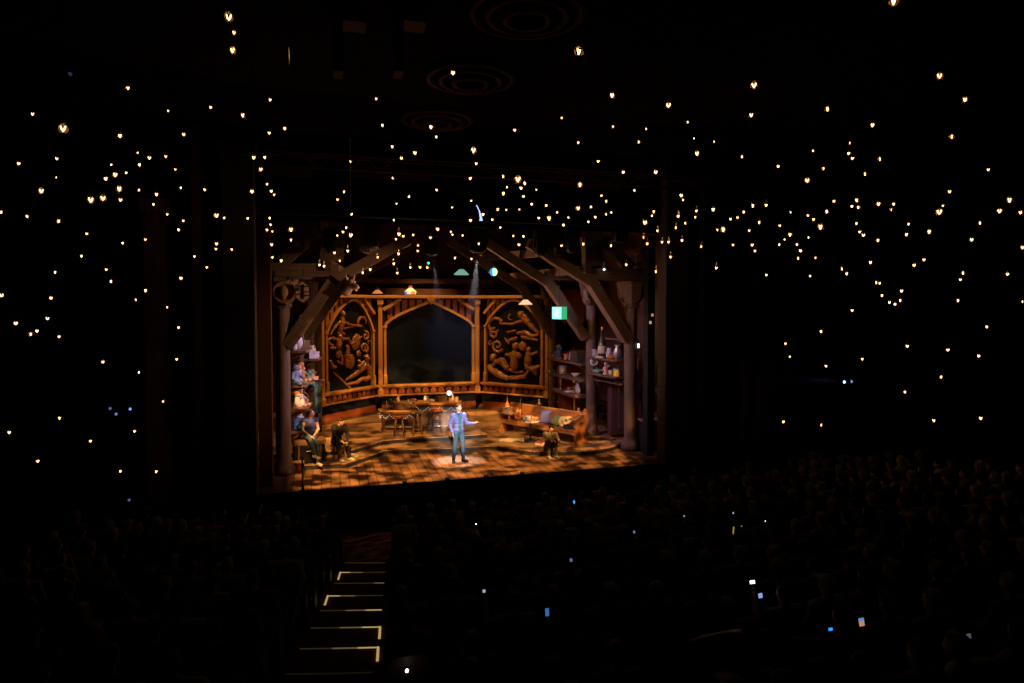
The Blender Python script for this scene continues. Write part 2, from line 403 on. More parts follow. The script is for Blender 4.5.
for k in range(0, NROW + 6):
    if k >= 9: continue
    sb = MB(); tread_block(sb, k, AISLE - AW + .02, AISLE + AW - .02, FZ + RISE * (k + 1), 3, True)
    st = sb.build('aisle_step', CARPET)
    places = ['at the foot of the aisle, nearest the stage', 'second up from the aisle foot', 'third up from the aisle foot', 'fourth up from the aisle foot', 'fifth up from the aisle foot',
              'sixth up from the aisle foot', 'seventh up from the aisle foot', 'eighth up and lowest']
    if k < 8:
        tag(st, 'carpeted aisle step with glowing edge, ' + places[k], 'step', 'aisle steps')
    else:
        tag(st, 'carpeted aisle step just below the picture, ' + ORD[k + 1] + ' up', 'step', 'aisle steps')
    r0 = ROW_R0 + k * ROW_P; z = FZ + RISE * (k + 1) + .006
    left = k in (1, 3); right = k in (2, 4, 5, 6)
    n = 8
    tha, thb = AISLE - AW + .06, AISLE + AW - .06
    def seg(u0, u1, name, m):
        e = MB(); pts = []
        for i in range(n + 1):
            a = tha + (thb - tha) * (u0 + (u1 - u0) * i / n); q_ = arc_pt(r0 + .012 + skew(0, a), R(a)); q_.z = z; pts.append(q_)
        e.tube(pts, .009, 6); e.build(name, m, st)
    if k <= 8:
        if left: seg(0, .22, 'edge_light', LIT); seg(.22, .5, 'mid_painted_glow', LITM); seg(.5, 1, 'dim_painted_glow', LITD)
        elif right and k == 2: seg(.8, 1, 'edge_light', LITM); seg(0, .8, 'dim_painted_glow', LITD)
        elif right: seg(.74, 1, 'edge_light', LIT); seg(.42, .74, 'mid_painted_glow', LITM); seg(0, .42, 'dim_painted_glow', LITD)
        else: seg(.0, .97, 'dim_painted_glow', LITD if k < 5 else lamp('faint painted step glow', (1, .66, .24), .007))
        if left or k in (5, 6):
            s = tha if left else thb
            q = MB(); a = arc_pt(r0 + .02 + skew(0, s), R(s)); c2 = arc_pt(r0 + .36 + skew(0, s), R(s)); a.z = c2.z = z + .004
            q.rod(a, c2, .018, .018, 6); q.build('side_light', LIT, st)

CEIL = 9.0
WL, WR, WB = -9.6, 12.6, -24
structure(MB().box(((WL + WR) / 2, (WB + .2) / 2, CEIL + .15), (WR - WL + .6, -WB + .8, .3)).build('ceiling', WALLB))
structure(MB().box((WL - .15, WB / 2, 3.5), (.3, -WB + .6, 12)).build('wall_left', WALLB))
structure(MB().box((WR + .15, WB / 2, 3.5), (.3, -WB + .6, 12)).build('wall_right', WALLB))
structure(MB().box(((WL + WR) / 2, WB, 3.5), (WR - WL, .3, 12)).build('wall_back', WALLB))
structure(MB().box((-7.85, .35, 3.5), (3.7, .3, 12)).build('wall_stage_left', WALLB))
structure(MB().box((9.35, .35, 3.5), (6.7, .3, 12)).build('wall_stage_right', WALLB))
structure(MB().box((0, .35, 8.1), (12.6, .3, 2.2)).build('wall_header', WALLB))
# pilasters and mouldings of the front wall
def pilaster(name, x, wx, z0, z1, m, y=.12, dep=.24):
    p = MB()
    p.box((x, y, (z0 + z1) / 2), (wx, dep, z1 - z0), bev=.03)
    p.box((x, y - .03, z0 + .2), (wx + .12, dep + .1, .4), bev=.02)
    p.box((x, y - .03, z1 - .15), (wx + .12, dep + .1, .3), bev=.02)
    return structure(p.build(name, m))
PROSC = mat('dark plum portal paint', (.05, .042, .048), .7, .3, 2)
pilaster('pillar_proscenium_left', -5.95, .72, FZ, 8.6, PROSC, .05, .5)
pilaster('pillar_proscenium_right', 5.98, .76, FZ, 8.6, PROSC, .05, .5)
for nm, px, wpx in (('pillar_left', 156.5, 24), ('pillar_right', 766, 16), ('pillar_far_right', 823, 12), ('pillar_near_right', 747, 6)):
    q = at_y(px, 340, 0); wd = abs(at_y(px + wpx / 2, 340, 0).x - at_y(px - wpx / 2, 340, 0).x)
    pilaster(nm, q.x, wd, FZ, (7.2 if nm == 'pillar_left' else 3.0), PILR)
# header panels
hp = MB()
for a, c2, y0 in ((258, 312, 165), (352, 432, 168), (560, 620, 178)):
    p, q = at_y(a, y0, .15), at_y(c2, y0 + 3, .15)
    hp.box(((p.x + q.x) / 2, .16, p.z - .1), (q.x - p.x, .12, .3), bev=.02)
structure(hp.build('trim_header', PILR))
structure(MB().box((-5.45, .75, 3.4), (.32, .3, 6.9)).build('trim_portal_left', mat('red brown portal leg', (.10, .032, .018), .7, .3, 2)))
structure(MB().box((5.75, 1.1, 3.4), (.24, .3, 6.9)).build('trim_portal_right', BLACK))
# ceiling medallions
for i, (px, py, r, lb) in enumerate(((527, 10, .80, 'largest ringed ceiling medallion, at the top edge of the picture'), (470, 76, .78, 'middle ringed ceiling medallion, left of the bright high bulb'), (437, 118, .78, 'ringed ceiling medallion nearest the stage'))):
    c = at_z(px, py, CEIL)
    t = thing('ceiling_medallion', lb, 'ceiling medallion', c, 0, 'ringed ceiling medallions')
    for j, rr in enumerate((r, r * .72, r * .40)):
        m = MB(); pts = [(rr * math.cos(2 * PI * k / 40), rr * math.sin(2 * PI * k / 40), -.05 - .04 * j) for k in range(41)]
        m.tube(pts, .055, 8); m.build('ring', PILR, t, True)
    MB().lathe([(r * .98, 0), (r * .98, -.03), (r * .5, -.05), (r * .45, -.10), (r * .2, -.10), (.001, -.12)], seg=32).build('disc', WALLB, t, True)
# ceiling hatch frames at upper left
for i, (px, py, wpx, lb) in enumerate(((338, 58, 9, 'dim reddish duct hanging high on the left, the wider one'), (398, 58, 7, 'dim reddish duct hanging high on the left, nearer the centre'))):
    a = at_d(px, py, 9.5)
    t = thing('air_duct', lb, 'duct', (a.x, a.y, CEIL), 0, 'ceiling ducts')
    L = CEIL - a.z + .25
    MB().box((0, 0, -L / 2), (.14, .35, L), bev=.01).build('shaft', PILR, t)
    MB().box((.16, 0, -.1), (.5, .4, .1), bev=.01).build('flange', PILR, t)
# the lighting truss
p0, p1 = at_y(270, 147, -1.0), at_y(704, 181, -1.0)
p0.z = p1.z = (p0.z + p1.z) / 2; TZ = p0.z
tr = thing('lighting_truss', 'long dark pipe truss hung across the top of the stage opening', 'truss', ((p0.x + p1.x) / 2, -1, TZ))
x0, x1 = -5.2, 6.6; mx = (p0.x + p1.x) / 2
for (dy, dz, nm) in ((0, 0, 'chord'), (.35, 0, 'chord'), (.17, -.30, 'chord')):
    MB().rod((x0 - mx, dy, dz), (x1 - mx, dy, dz), .028, .028, 8).build(nm, PILR, tr, True)
br = MB(); n = 16
for i in range(n):
    a = x0 - mx + (x1 - x0) * i / n; c2 = a + (x1 - x0) / n
    br.rod((a, 0, 0), ((a + c2) / 2, .17, -.3), .012); br.rod((c2, 0, 0), ((a + c2) / 2, .17, -.3), .012)
    br.rod((a, .35, 0), ((a + c2) / 2, .17, -.3), .012)
br.build('bracing', PILR, tr)
for x in (-3.5, 0, 3.5): MB().rod((x, .17, 0), (x, .17, CEIL - TZ), .012).build('hanger', BLACKM, tr)

# ------------------------------------------------------------------ the stage
structure(MB().box((0, 5.6, -.06), (12.6, 11.2, .12)).build('floor_stage', STRETCH))
structure(MB().box((0, .12, -.61), (22, .2, .98)).build('wall_stage_front', PITCHB))
structure(MB().box((0, -.02, -.05), (12.2, .06, .10), bev=.015).build('trim_stage_edge', PITCHB))
structure(MB().box((0, 11.3, 4.5), (14, .2, 9)).build('wall_stage_back', mat('upper red brown back wall', (.075, .030, .024), .8, .35, 2)))
SIDE = mat('side set wall', (.085, .032, .022), .75, .4, 2)
structure(MB().box((-6.9, 5.6, 4.5), (.2, 11.2, 9)).build('wall_wing_left', SIDE))
structure(MB().box((6.9, 5.6, 4.5), (.2, 11.2, 9)).build('wall_wing_right', SIDE))
structure(MB().box((0, 5.7, 9.1), (14, 11.4, .2)).build('ceiling_stage', BLACK))
LP = [at_z(x, y, 0) for x, y in ((305, 469.8), (347, 468), (384, 454.8), (417, 453), (450, 452), (497, 449.6), (523, 454.5), (540, 455.6), (560, 455.8), (585, 455), (600, 453.6), (612, 451), (620, 447.5))]
LPW = [(p.x, p.y) for p in LP]
ZL, ZU = .13, .26
lowpts = [(-6.7, LPW[0][1])] + LPW + [(6.7, LPW[-1][1] + .3), (6.7, 11.1), (-6.7, 11.1)]
UP = [at_z(x, y, ZL) for x, y in ((352, 454), (384, 444.2), (410, 442.4), (450, 440.4), (487, 437.5))]
UPW = [(p.x, p.y) for p in UP]
uppts = [(-6.7, UPW[0][1] + .1)] + UPW + [(UPW[-1][0] + .25, 9.0), (6.7, 9.4), (6.7, 11.1), (-6.7, 11.1)]
structure(MB().prism(lowpts, 0, ZL).build('floor_lower_platform', STEPB))
structure(MB().prism(uppts, ZL, ZU).build('floor_upper_platform', STEPB))
def riser(pts, z0, z1, name):
    m = MB()
    for (a, c2) in zip(pts[:-1], pts[1:]):
        a, c2 = Vector((a[0], a[1], 0)), Vector((c2[0], c2[1], 0)); d = c2 - a
        m.box(((a.x + c2.x) / 2, (a.y + c2.y) / 2, (z0 + z1) / 2 - .008), (d.length + .01, .016, z1 - z0 - .02), math.atan2(d.y, d.x))
    return structure(m.build(name, RISER))
riser(lowpts[:-3], 0, ZL, 'trim_lower_step'); riser(uppts[:len(UPW) + 1], ZL, ZU, 'trim_upper_step')
# black border curtain over the set
bp = MB(); n = 90
pts = []
for i in range(n + 1):
    x = -6.5 + 13 * i / n; pts.append((x, .95 + .03 * math.sin(i * 1.7) + .01 * math.sin(i * .6)))
bp.prism(pts + [(x, y + .04) for x, y in pts[::-1]], 6.93, 8.98)
tag(bp.build('border_curtain', PITCHB), 'black pleated border curtain hiding the top of the timber set', 'curtain')
# side stairs from house to stage
STEP_PALE = mat('pale stair nosing', (.55, .48, .38), .6, .15, 6)  # step edges are pale in their own colour
for side, lb, pts in ((-1, 'small black stair with pale step ends, left of the stage', [(275, 498), (264, 507.5), (253, 517), (242, 530), (231, 537)]),
                      (1, 'small black stair with pale step noses, right of the stage', [(680, 467), (689, 475), (696, 481), (702, 487), (708, 493)])):
    base = at_y(pts[0][0], pts[0][1], -.4 if side < 0 else -.2)
    t = thing('stage_stair', lb, 'stairs', (base.x, base.y - (0 if side < 0 else .2), FZ), 0, 'stairs from the house floor to the stage')
    for i in range(5):
        h = 1.1 - .2 * (i + .5); x = side * (.15 + .31 * i)
        MB().box((x, -.35, h / 2), (.32, .8, h), bev=.01).build('step', BLACK, t)
        MB().box((x + side * .15, -.35, h + .008), (.03, .8, .02)).build('nosing', STEP_PALE, t)
# thin black post at the front left edge of the stage
a = at_z(302.5, 492.5, 0); t = thing('black_post', 'thin black upright post at the left front of the stage', 'post', (a.x, a.y + .08, 0))
MB().rod((0, 0, 0), (0, 0, .82), .025).build('rod', BLACKM, t); MB().lathe([(.12, 0), (.12, .02), (.03, .05)], seg=14).build('foot', BLACKM, t); MB().ball((0, 0, .83), .035).build('knob', BLACKM, t)
# small footlights along the front edge
for i, (px, py) in enumerate(((405, 484), (448, 481.5), (487, 478.5), (523, 475.6))):
    a = at_y(px, py, -.05); t = thing('footlight', 'small black footlight on the stage edge, %s from the left' % ORD[i + 1], 'footlight', (a.x, -.02, 0), 0, 'footlights on the stage edge')
    MB().box((0, .05, .025), (.12, .10, .05), bev=.015).build('housing', BLACKM, t); MB().lathe([(.028, 0), (.028, .03), (.02, .03)], (0, .09, .03), 10, 'y').build('lens', mat('grey lens', (.2, .22, .25), .2), t)
# ------------------------------------------------------------------ carved wooden screen: three bays
ZB, ZT = ZU, 5.10
def bay(name, label, A, Bp):
    A, Bp = Vector(A), Vector(Bp); e = (Bp - A); L = e.length; ang = math.atan2(e.y, e.x)
    t = thing(name, label, 'carved screen', (A.x, A.y, ZB), ang, 'bays of the carved screen')
    ex = e.normalized(); nrm = Vector((ex.y, -ex.x))
    def loc(px, py, off=0):
        d = ray(px, py); o = A + nrm * off
        tt = ((o.x - CAM.x) * nrm.x + (o.y - CAM.y) * nrm.y) / (d.x * nrm.x + d.y * nrm.y)
        p = CAM + d * tt; return ((Vector((p.x, p.y)) - A).dot(ex), p.z - ZB)
    return t, L, loc
CY = 9.7
ca, cb = at_y(380, 340, CY), at_y(476.5, 340, CY)
ra = at_z(482, 381.8, 1.43); rb_ = at_z(548.5, 386.4, 1.43)
la = at_z(319.7, 393.9, 1.43); lb_ = at_z(375.5, 385, 1.43)
HT = ZT - ZB
SILL = 1.43 - ZB
RAIL = 1.02 - ZB
def post(t, x, w_=.16, z0=RAIL - .06, z1=HT, m=OAK, name='post'):
    p = MB(); p.box((x, -.10, (z0 + z1) / 2), (w_, .2, z1 - z0), bev=.02)
    p.box((x, -.12, z1 - .25), (w_ + .07, .26, .28), bev=.02); p.box((x, -.12, RAIL + .10), (w_ + .06, .26, .28), bev=.02)
    return p.build(name, m, t)
def dado(t, x0, x1, n, blocks=True):
    L = x1 - x0; xc = (x0 + x1) / 2
    MB().box((xc, -.12, SILL - .02), (L, .28, .09), bev=.025).build('sill', OAK, t)
    MB().box((xc, -.06, SILL - .10), (L, .14, .06), bev=.02).build('sill_moulding', OAK, t)
    MB().box((xc, -.11, RAIL), (L, .26, .06), bev=.02).build('lower_rail', OAK, t)
    MB().box((xc, -.01, (SILL + RAIL) / 2 - .03), (L, .04, SILL - RAIL - .1)).build('frieze_board', NAVY, t)
    if blocks:
        f = MB(); w_ = L / n
        for i in range(n):
            x = x0 + w_ * (i + .5); zc = (SILL + RAIL) / 2 - .04
            f.prism_y([(x - w_ * .40, zc - .12), (x + w_ * .40, zc - .12), (x + w_ * .34, zc + .02), (x + w_ * .1, zc + .11), (x - w_ * .1, zc + .11), (x - w_ * .34, zc + .02)], -.05, -.02)
            f.ball((x, -.05, zc - .02), (w_ * .14, .03, .05), 8, 6)
        f.build('frieze', REDW, t)
    MB().box((xc, 0, RAIL / 2 + .17), (L, .06, RAIL - .34)).build('skirt_board', NAVY, t)
    MB().box((xc, -.03, .24), (L, .05, .24), bev=.01).build('red_panel', REDW, t)
    MB().box((xc, -.02, .06), (L, .08, .12), bev=.01).build('plinth', OAKD, t)

# centre bay: pointed window with a dark screen
t, L, lc = bay('screen_bay', 'centre bay of the carved screen, a pointed arch around a dark blank panel', (ca.x, CY), (cb.x, CY))
post(t, 0, .17); post(t, L, .17)
MB().box((L / 2, -.14, HT - .06), (L + .2, .34, .13), bev=.03).build('top_beam', OAK, t)
def q(px, py): return lc(px, py)
arch = [q(*p) for p in ((384.8, 388), (384.8, 327), (386, 323.5), (390, 320), (398, 315), (412, 308.7), (424, 304), (430.3, 301.6), (437, 304.3), (450, 310.6), (463, 317.6), (469, 321.5), (472, 325), (472.8, 328), (472.8, 387))]
arch = [(max(.17, min(L - .17, x)), z) for x, z in arch]
arch[0] = (arch[1][0], SILL); arch[-1] = (arch[-2][0], SILL)
MB().strip(arch, .10, -.16, -.02).build('arch', OAK, t)
for xx in (arch[1][0], arch[-2][0]):
    MB().box((xx, -.12, SILL + .22), (.15, .2, .42), bev=.03).build('column_base', OAK, t)
    MB().box((xx, -.10, arch[1][1]), (.15, .2, .08), bev=.02).build('column_capital', OAK, t)
MB().prism_y([(arch[0][0] - .02, SILL - .03)] + arch[1:-1] + [(arch[-1][0] + .02, SILL - .03)], .0, .03).build('blank_panel', SCREEN, t)
def spandrel(t, arch_half, xo, ztop, n, inner):
    """dark triangle between arch and beam with upright boards"""
    tri = arch_half + [(arch_half[-1][0], ztop), (xo, ztop)]
    MB().prism_y(tri, -.015, .0).build('spandrel_board', NAVY, t)
    s = MB(); xs = [p[0] for p in arch_half]
    lo, hi = min(xs), max(xs)
    def za(x):
        pp = sorted(arch_half)
        for (a, c2) in zip(pp[:-1], pp[1:]):
            if a[0] <= x <= c2[0]: return a[1] + (c2[1] - a[1]) * (x - a[0]) / max(1e-6, c2[0] - a[0])
        return pp[-1][1]
    for i in range(n):
        u = (i + .5) / n; x = lo + (hi - lo) * u; z0 = za(x) + .04
        if ztop - z0 > .12: s.box((x, -.035, (z0 + ztop) / 2), ((hi - lo) / n * .66, .03, ztop - z0))
    s.build('spandrel_slats', REDW if inner else CARVE, t)
spandrel(t, arch[2:8], arch[2][0], HT - .12, 6, True); spandrel(t, arch[7:13][::-1], arch[12][0], HT - .12, 6, True)
for a, c2 in (((383, 309.5), (400.5, 299)), ((473.5, 309.5), (457, 299))):
    u, v = q(*a), q(*c2); MB().strip([u, v], .13, -.19, -.06).build('brace', OAK, t)
kx, kz = q(430, 299.8)
k = MB(); k.prism_y([(kx - .17, kz + .17), (kx + .17, kz + .17), (kx + .17, kz), (kx, kz - .22), (kx - .17, kz)], -.30, -.12)
k.prism_y([(kx - .11, kz + .11), (kx + .11, kz + .11), (kx + .11, kz), (kx, kz - .13), (kx - .11, kz)], -.33, -.30); k.build('shield', CARVE, t)
dado(t, .05, L - .05, 12)

def spiral(c, r, turns, start, cw=1, n=40, rend=.12):
    pts = []
    for i in range(n + 1):
        u = i / n; a = start + cw * 2 * PI * turns * u; rr = r * (1 - (1 - rend) * u)
        pts.append((c[0] + rr * math.cos(a), c[1] + rr * math.sin(a)))
    return pts
def relief(t, lc, cx0, cy0, sc, figs, curls, name='carving'):
    def W(x, y): return lc(cx0 + x / sc, cy0 + y / sc)
    m = MB()
    k = .0066 / sc * 6.2                       # metres per crop pixel, roughly
    for f in figs:
        if f[0] == 'h':                        # head
            x, z = W(f[1], f[2]); r = f[3] * k * .92
            m.ball((x, -.09, z), (r * .85, r * .8, r)); m.ball((x + .1 * r, -.09 - r * .75, z - .1 * r), r * .22); m.ball((x, -.06, z + r * .45), (r * .95, r * .75, r * .65))
        elif f[0] == 'e':
            x, z = W(f[1], f[2]); m.ball((x, -.05, z), (f[3] * k, .09, f[4] * k), rot=Matrix.Rotation(R(f[5] if len(f) > 5 else 0), 3, 'Y'))
        else:                                  # limb: chain of points with radii
            pts = [W(p[0], p[1]) for p in f[1]]; rs = f[2]
            for i in range(len(pts) - 1):
                dp_ = -.05 - .05 * ((len(f[1]) * 7 + int(f[1][0][0])) % 3) / 2
                m.cap((pts[i][0], dp_, pts[i][1]), (pts[i + 1][0], dp_ - .01, pts[i + 1][1]), rs[i] * k * .88, rs[i + 1] * k * .88)
    for c in curls:
        cx, cz = W(c[0], c[1]); pts = spiral((cx, cz), c[2] * k, c[3], R(c[4]), c[5], 40, .6 if c[3] < 1 else .16)
        n = len(pts); m.tube([(x, -.05, z) for x, z in pts], [c[6] * k * (1 - .45 * i / n) for i in range(n)], 8)
    me = m.remesh(name, .012, 1)
    nr = [v.normal.copy() for v in me.vertices]
    for v, q_ in zip(me.vertices, nr):        # chisel marks and folds
        p = v.co; a = mnoise.noise(Vector((p.x * 9, p.y * 9, p.z * 9)))
        v.co = p + q_ * (.010 * a + .005 * math.sin((p.x * .7 + p.z) * 60))
    return link(name, me, CARVE, t)
def side_bay(label, A, Bp, a0, flip, figs, curls, sc, cx0, cy0, spr, peak):
    t, L, lc = bay('screen_bay', label, A, Bp)
    post(t, L if flip else 0, .14)
    MB().box((L / 2, -.12, HT - .06), (L + .1, .30, .13), bev=.03).build('top_beam', OAK, t)
    x0, x1 = .24, L - .24; xm = lc(*peak)[0]; zs = lc(*spr)[1]; zp = HT - .2
    ar = [(x0, SILL)] + [(x0, zs)]
    n = 7
    for i in range(1, n + 1):
        u = i / n; ar.append((x0 + (xm - x0) * u, zs + (zp - zs) * math.sin(u * PI / 2) ** .85))
    left = ar[1:]
    rt = []
    for i in range(1, n + 1):
        u = i / n; rt.append((xm + (x1 - xm) * u, zs + (zp - zs) * math.cos(u * PI / 2) ** .85))
    full = ar + rt + [(x1, SILL)]
    MB().strip(full, .09, -.15, -.02).build('arch', OAK, t)
    MB().prism_y(full, .0, .04).build('backing_board', NAVY, t)
    for xx in (x0, x1):
        MB().box((xx, -.11, SILL + .22), (.14, .18, .42), bev=.03).build('column_base', OAK, t)
        MB().box((xx, -.09, zs), (.14, .18, .08), bev=.02).build('column_capital', OAK, t)
    spandrel(t, left, x0, HT - .12, 6, False); spandrel(t, [(xm, zp)][::-1] + rt if False else ([ (x1, zs)] + rt[:-1][::-1] + [(xm, zp)]), x1, HT - .12, 6, False)
    MB().strip([(x0 - .05, HT - .75), (x0 + .55, HT - .15)], .11, -.18, -.06).build('brace', OAK, t)
    MB().strip([(x1 + .05, HT - .75), (x1 - .55, HT - .15)], .11, -.18, -.06).build('brace', OAK, t)
    dado(t, .05, L - .05, 11)
    relief(t, lc, cx0, cy0, sc, figs, curls)
    return t
FL = [('h', 152, 100, 24), ('l', [(150, 125), (148, 165), (135, 215)], [20, 28, 22]), ('l', [(160, 160), (215, 180), (285, 188)], [13, 10, 8]), ('l', [(165, 205), (230, 190), (280, 182)], [9, 8, 6]),
      ('l', [(130, 160), (95, 195), (62, 250)], [13, 10, 7]), ('l', [(118, 240), (140, 232), (165, 244)], [10, 14, 8]),
      ('h', 132, 268, 24), ('l', [(128, 290), (120, 330)], [22, 26]), ('l', [(110, 285), (70, 272), (40, 290), (62, 320), (80, 325)], [14, 12, 10, 10, 8]), ('l', [(150, 280), (195, 278), (215, 315)], [13, 11, 9]), ('l', [(210, 318), (285, 262)], [7, 6]),
      ('e', 125, 388, 28, 28), ('h', 186, 340, 19), ('l', [(185, 360), (178, 410), (175, 470)], [16, 22, 20]), ('l', [(150, 400), (150, 460), (118, 440)], [11, 10, 8]), ('e', 212, 440, 38, 52), ('l', [(95, 345), (60, 345)], [12, 9]),
      ('h', 325, 418, 28), ('h', 270, 445, 18), ('l', [(320, 450), (345, 500), (350, 545), (320, 575)], [20, 24, 20, 14]), ('l', [(320, 470), (280, 500), (245, 535), (180, 570)], [24, 26, 18, 10]),
      ('l', [(340, 560), (290, 565), (250, 590), (190, 602)], [16, 16, 14, 9]), ('l', [(300, 445), (265, 480)], [14, 18]), ('l', [(90, 522), (150, 575), (218, 640)], [8, 8, 8]),
      ('l', [(62, 440), (75, 480), (95, 482)], [12, 15, 12]), ('e', 250, 300, 40, 60, 20), ('e', 268, 385, 22, 24)]
CL = [(300, 165, 52, .62, -150, -1, 11), (320, 258, 32, 1.3, 100, -1, 10), (308, 345, 38, 1.4, -60, 1, 11), (345, 305, 14, .8, 0, 1, 6)]
tl = side_bay('left bay of the carved screen, dark panel with carved figures, a ball and scrolls', (la.x, la.y), (lb_.x, lb_.y), 0, False, FL, CL, 467 / 65, 320, 300, (372, 331), (352, 301))
FR = [('h', 320, 155, 24), ('l', [(335, 175), (365, 200), (395, 235), (430, 268)], [20, 22, 17, 9]), ('l', [(330, 190), (265, 212), (192, 208)], [14, 10, 8]), ('l', [(345, 160), (375, 190)], [14, 10]), ('l', [(240, 262), (290, 250)], [8, 7]),
      ('l', [(300, 268), (345, 262), (390, 285), (425, 280)], [10, 16, 15, 8]), ('l', [(290, 300), (250, 310), (245, 330), (220, 300)], [13, 11, 9, 6]), ('l', [(330, 290), (370, 300), (420, 310)], [15, 14, 10]),
      ('h', 288, 352, 27), ('l', [(262, 405), (285, 395), (312, 410)], [22, 26, 20]), ('l', [(285, 410), (285, 470)], [30, 32]), ('l', [(250, 400), (228, 402)], [14, 10]),
      ('h', 370, 372, 20), ('l', [(372, 395), (375, 440)], [20, 24]), ('l', [(355, 395), (345, 460)], [8, 8]), ('l', [(390, 400), (425, 385)], [13, 8]), ('l', [(360, 475), (400, 490), (430, 475)], [22, 24, 14]), ('l', [(400, 500), (415, 520)], [18, 12]),
      ('h', 150, 420, 27), ('l', [(160, 445), (205, 440), (235, 480)], [16, 28, 22]), ('l', [(130, 480), (170, 515), (235, 545)], [24, 27, 18]), ('l', [(165, 440), (150, 470)], [14, 14]), ('l', [(240, 490), (290, 510), (330, 508)], [14, 12, 8]),
      ('l', [(235, 545), (300, 540), (345, 535), (370, 505)], [14, 16, 15, 10]), ('e', 330, 350, 30, 30)]
CR = [(160, 225, 56, .8, 30, 1, 12), (155, 270, 34, 1.35, 80, 1, 11), (175, 345, 42, 1.4, -30, -1, 11), (258, 172, 20, .6, 100, 1, 6), (128, 325, 14, .9, 0, -1, 6)]
tr_ = side_bay('right bay of the carved screen, dark panel with carved people under scrolls', (ra.x, ra.y), (rb_.x, rb_.y), 0, True, FR, CR, 6.21, 470, 290, (483, 326), (515, 302))
# cross beam and boarding above the screen
bz = at_y(430, 291, 10.4).z
for i, (z, w_) in enumerate(((bz - .05, .30), (bz + .42, .2))):
    tb = beam('header_beam', (-6.6, 10.7, z), (6.6, 10.7, z), w_, w_, mat('reddish beam', (.17, .075, .04), .7, .5, 5, (4, 4, .4)), None, .02)
    tag(tb, ('lower' if i == 0 else 'upper') + ' long reddish beam across the back wall above the screen', 'beam', 'back wall beams')

# ------------------------------------------------------------------ timber frames
def ZX(px, py, y): p = at_y(px, py, y); return p.x, p.z
Y1, Y2, Y3 = 1.9, 3.95, 7.15
def rockcap(mb, x, y, z0, z1, w_):
    mb.lathe([(w_ * .33, z0), (w_ * .42, z0 + .06), (w_ * .36, z0 + .12), (w_ * .56, z0 + .3), (w_ * .62, z1 - .16), (w_ * .66, z1 - .1), (w_ * .66, z1)], (x, y, 0), 8, ang=PI / 8)
def frame(label, y, sgn, xcol, zb, zcap0, zcap1, n1, n2, n3, rcol, dep, off=0, xleft=None):
    """column, capital, brace and rafter of one hammer-beam frame; n1..n3 are (x,z) nodes for the right side"""
    t = thing('timber_frame', label, 'timber frame', (0, 0, 0), 0, 'timber frames of the set')
    X = lambda x: (x if sgn > 0 else -x + off)
    xc = X(xcol) if xleft is None else xleft; m = MB(); nn = 7; prof = []
    prof += [(rcol * 1.45, zb), (rcol * 1.45, zb + .16), (rcol * 1.2, zb + .26), (rcol * 1.02, zb + .36)]
    for i in range(nn): prof.append((rcol * random.uniform(.95, 1.03), zb + .45 + (zcap0 - zb - .5) * i / (nn - 1)))
    prof.append((rcol * .95, zcap0 + .02))
    m.lathe(prof, (xc, y, 0), 14); m.build('column', COLUMN, t, True)
    cp = MB(); rockcap(cp, xc, y, zcap0, zcap1, rcol * 3.4); cp.build('capital', COLUMN, t)
    beam('brace', (X(n1[0]), y, n1[1]), (X(n2[0]), y, n2[1]), .32, dep, TIMBER, t)
    beam('rafter', (X(n2[0] + .12), y, n2[1] - .1), (X(n3[0]), y, n3[1]), .30, dep * .8, TIMBER, t)
    return t, xc, X
n1, n2, n3 = ZX(627, 340, Y1), ZX(590, 281, Y1), ZX(528, 243, Y1)
FR_ = {}
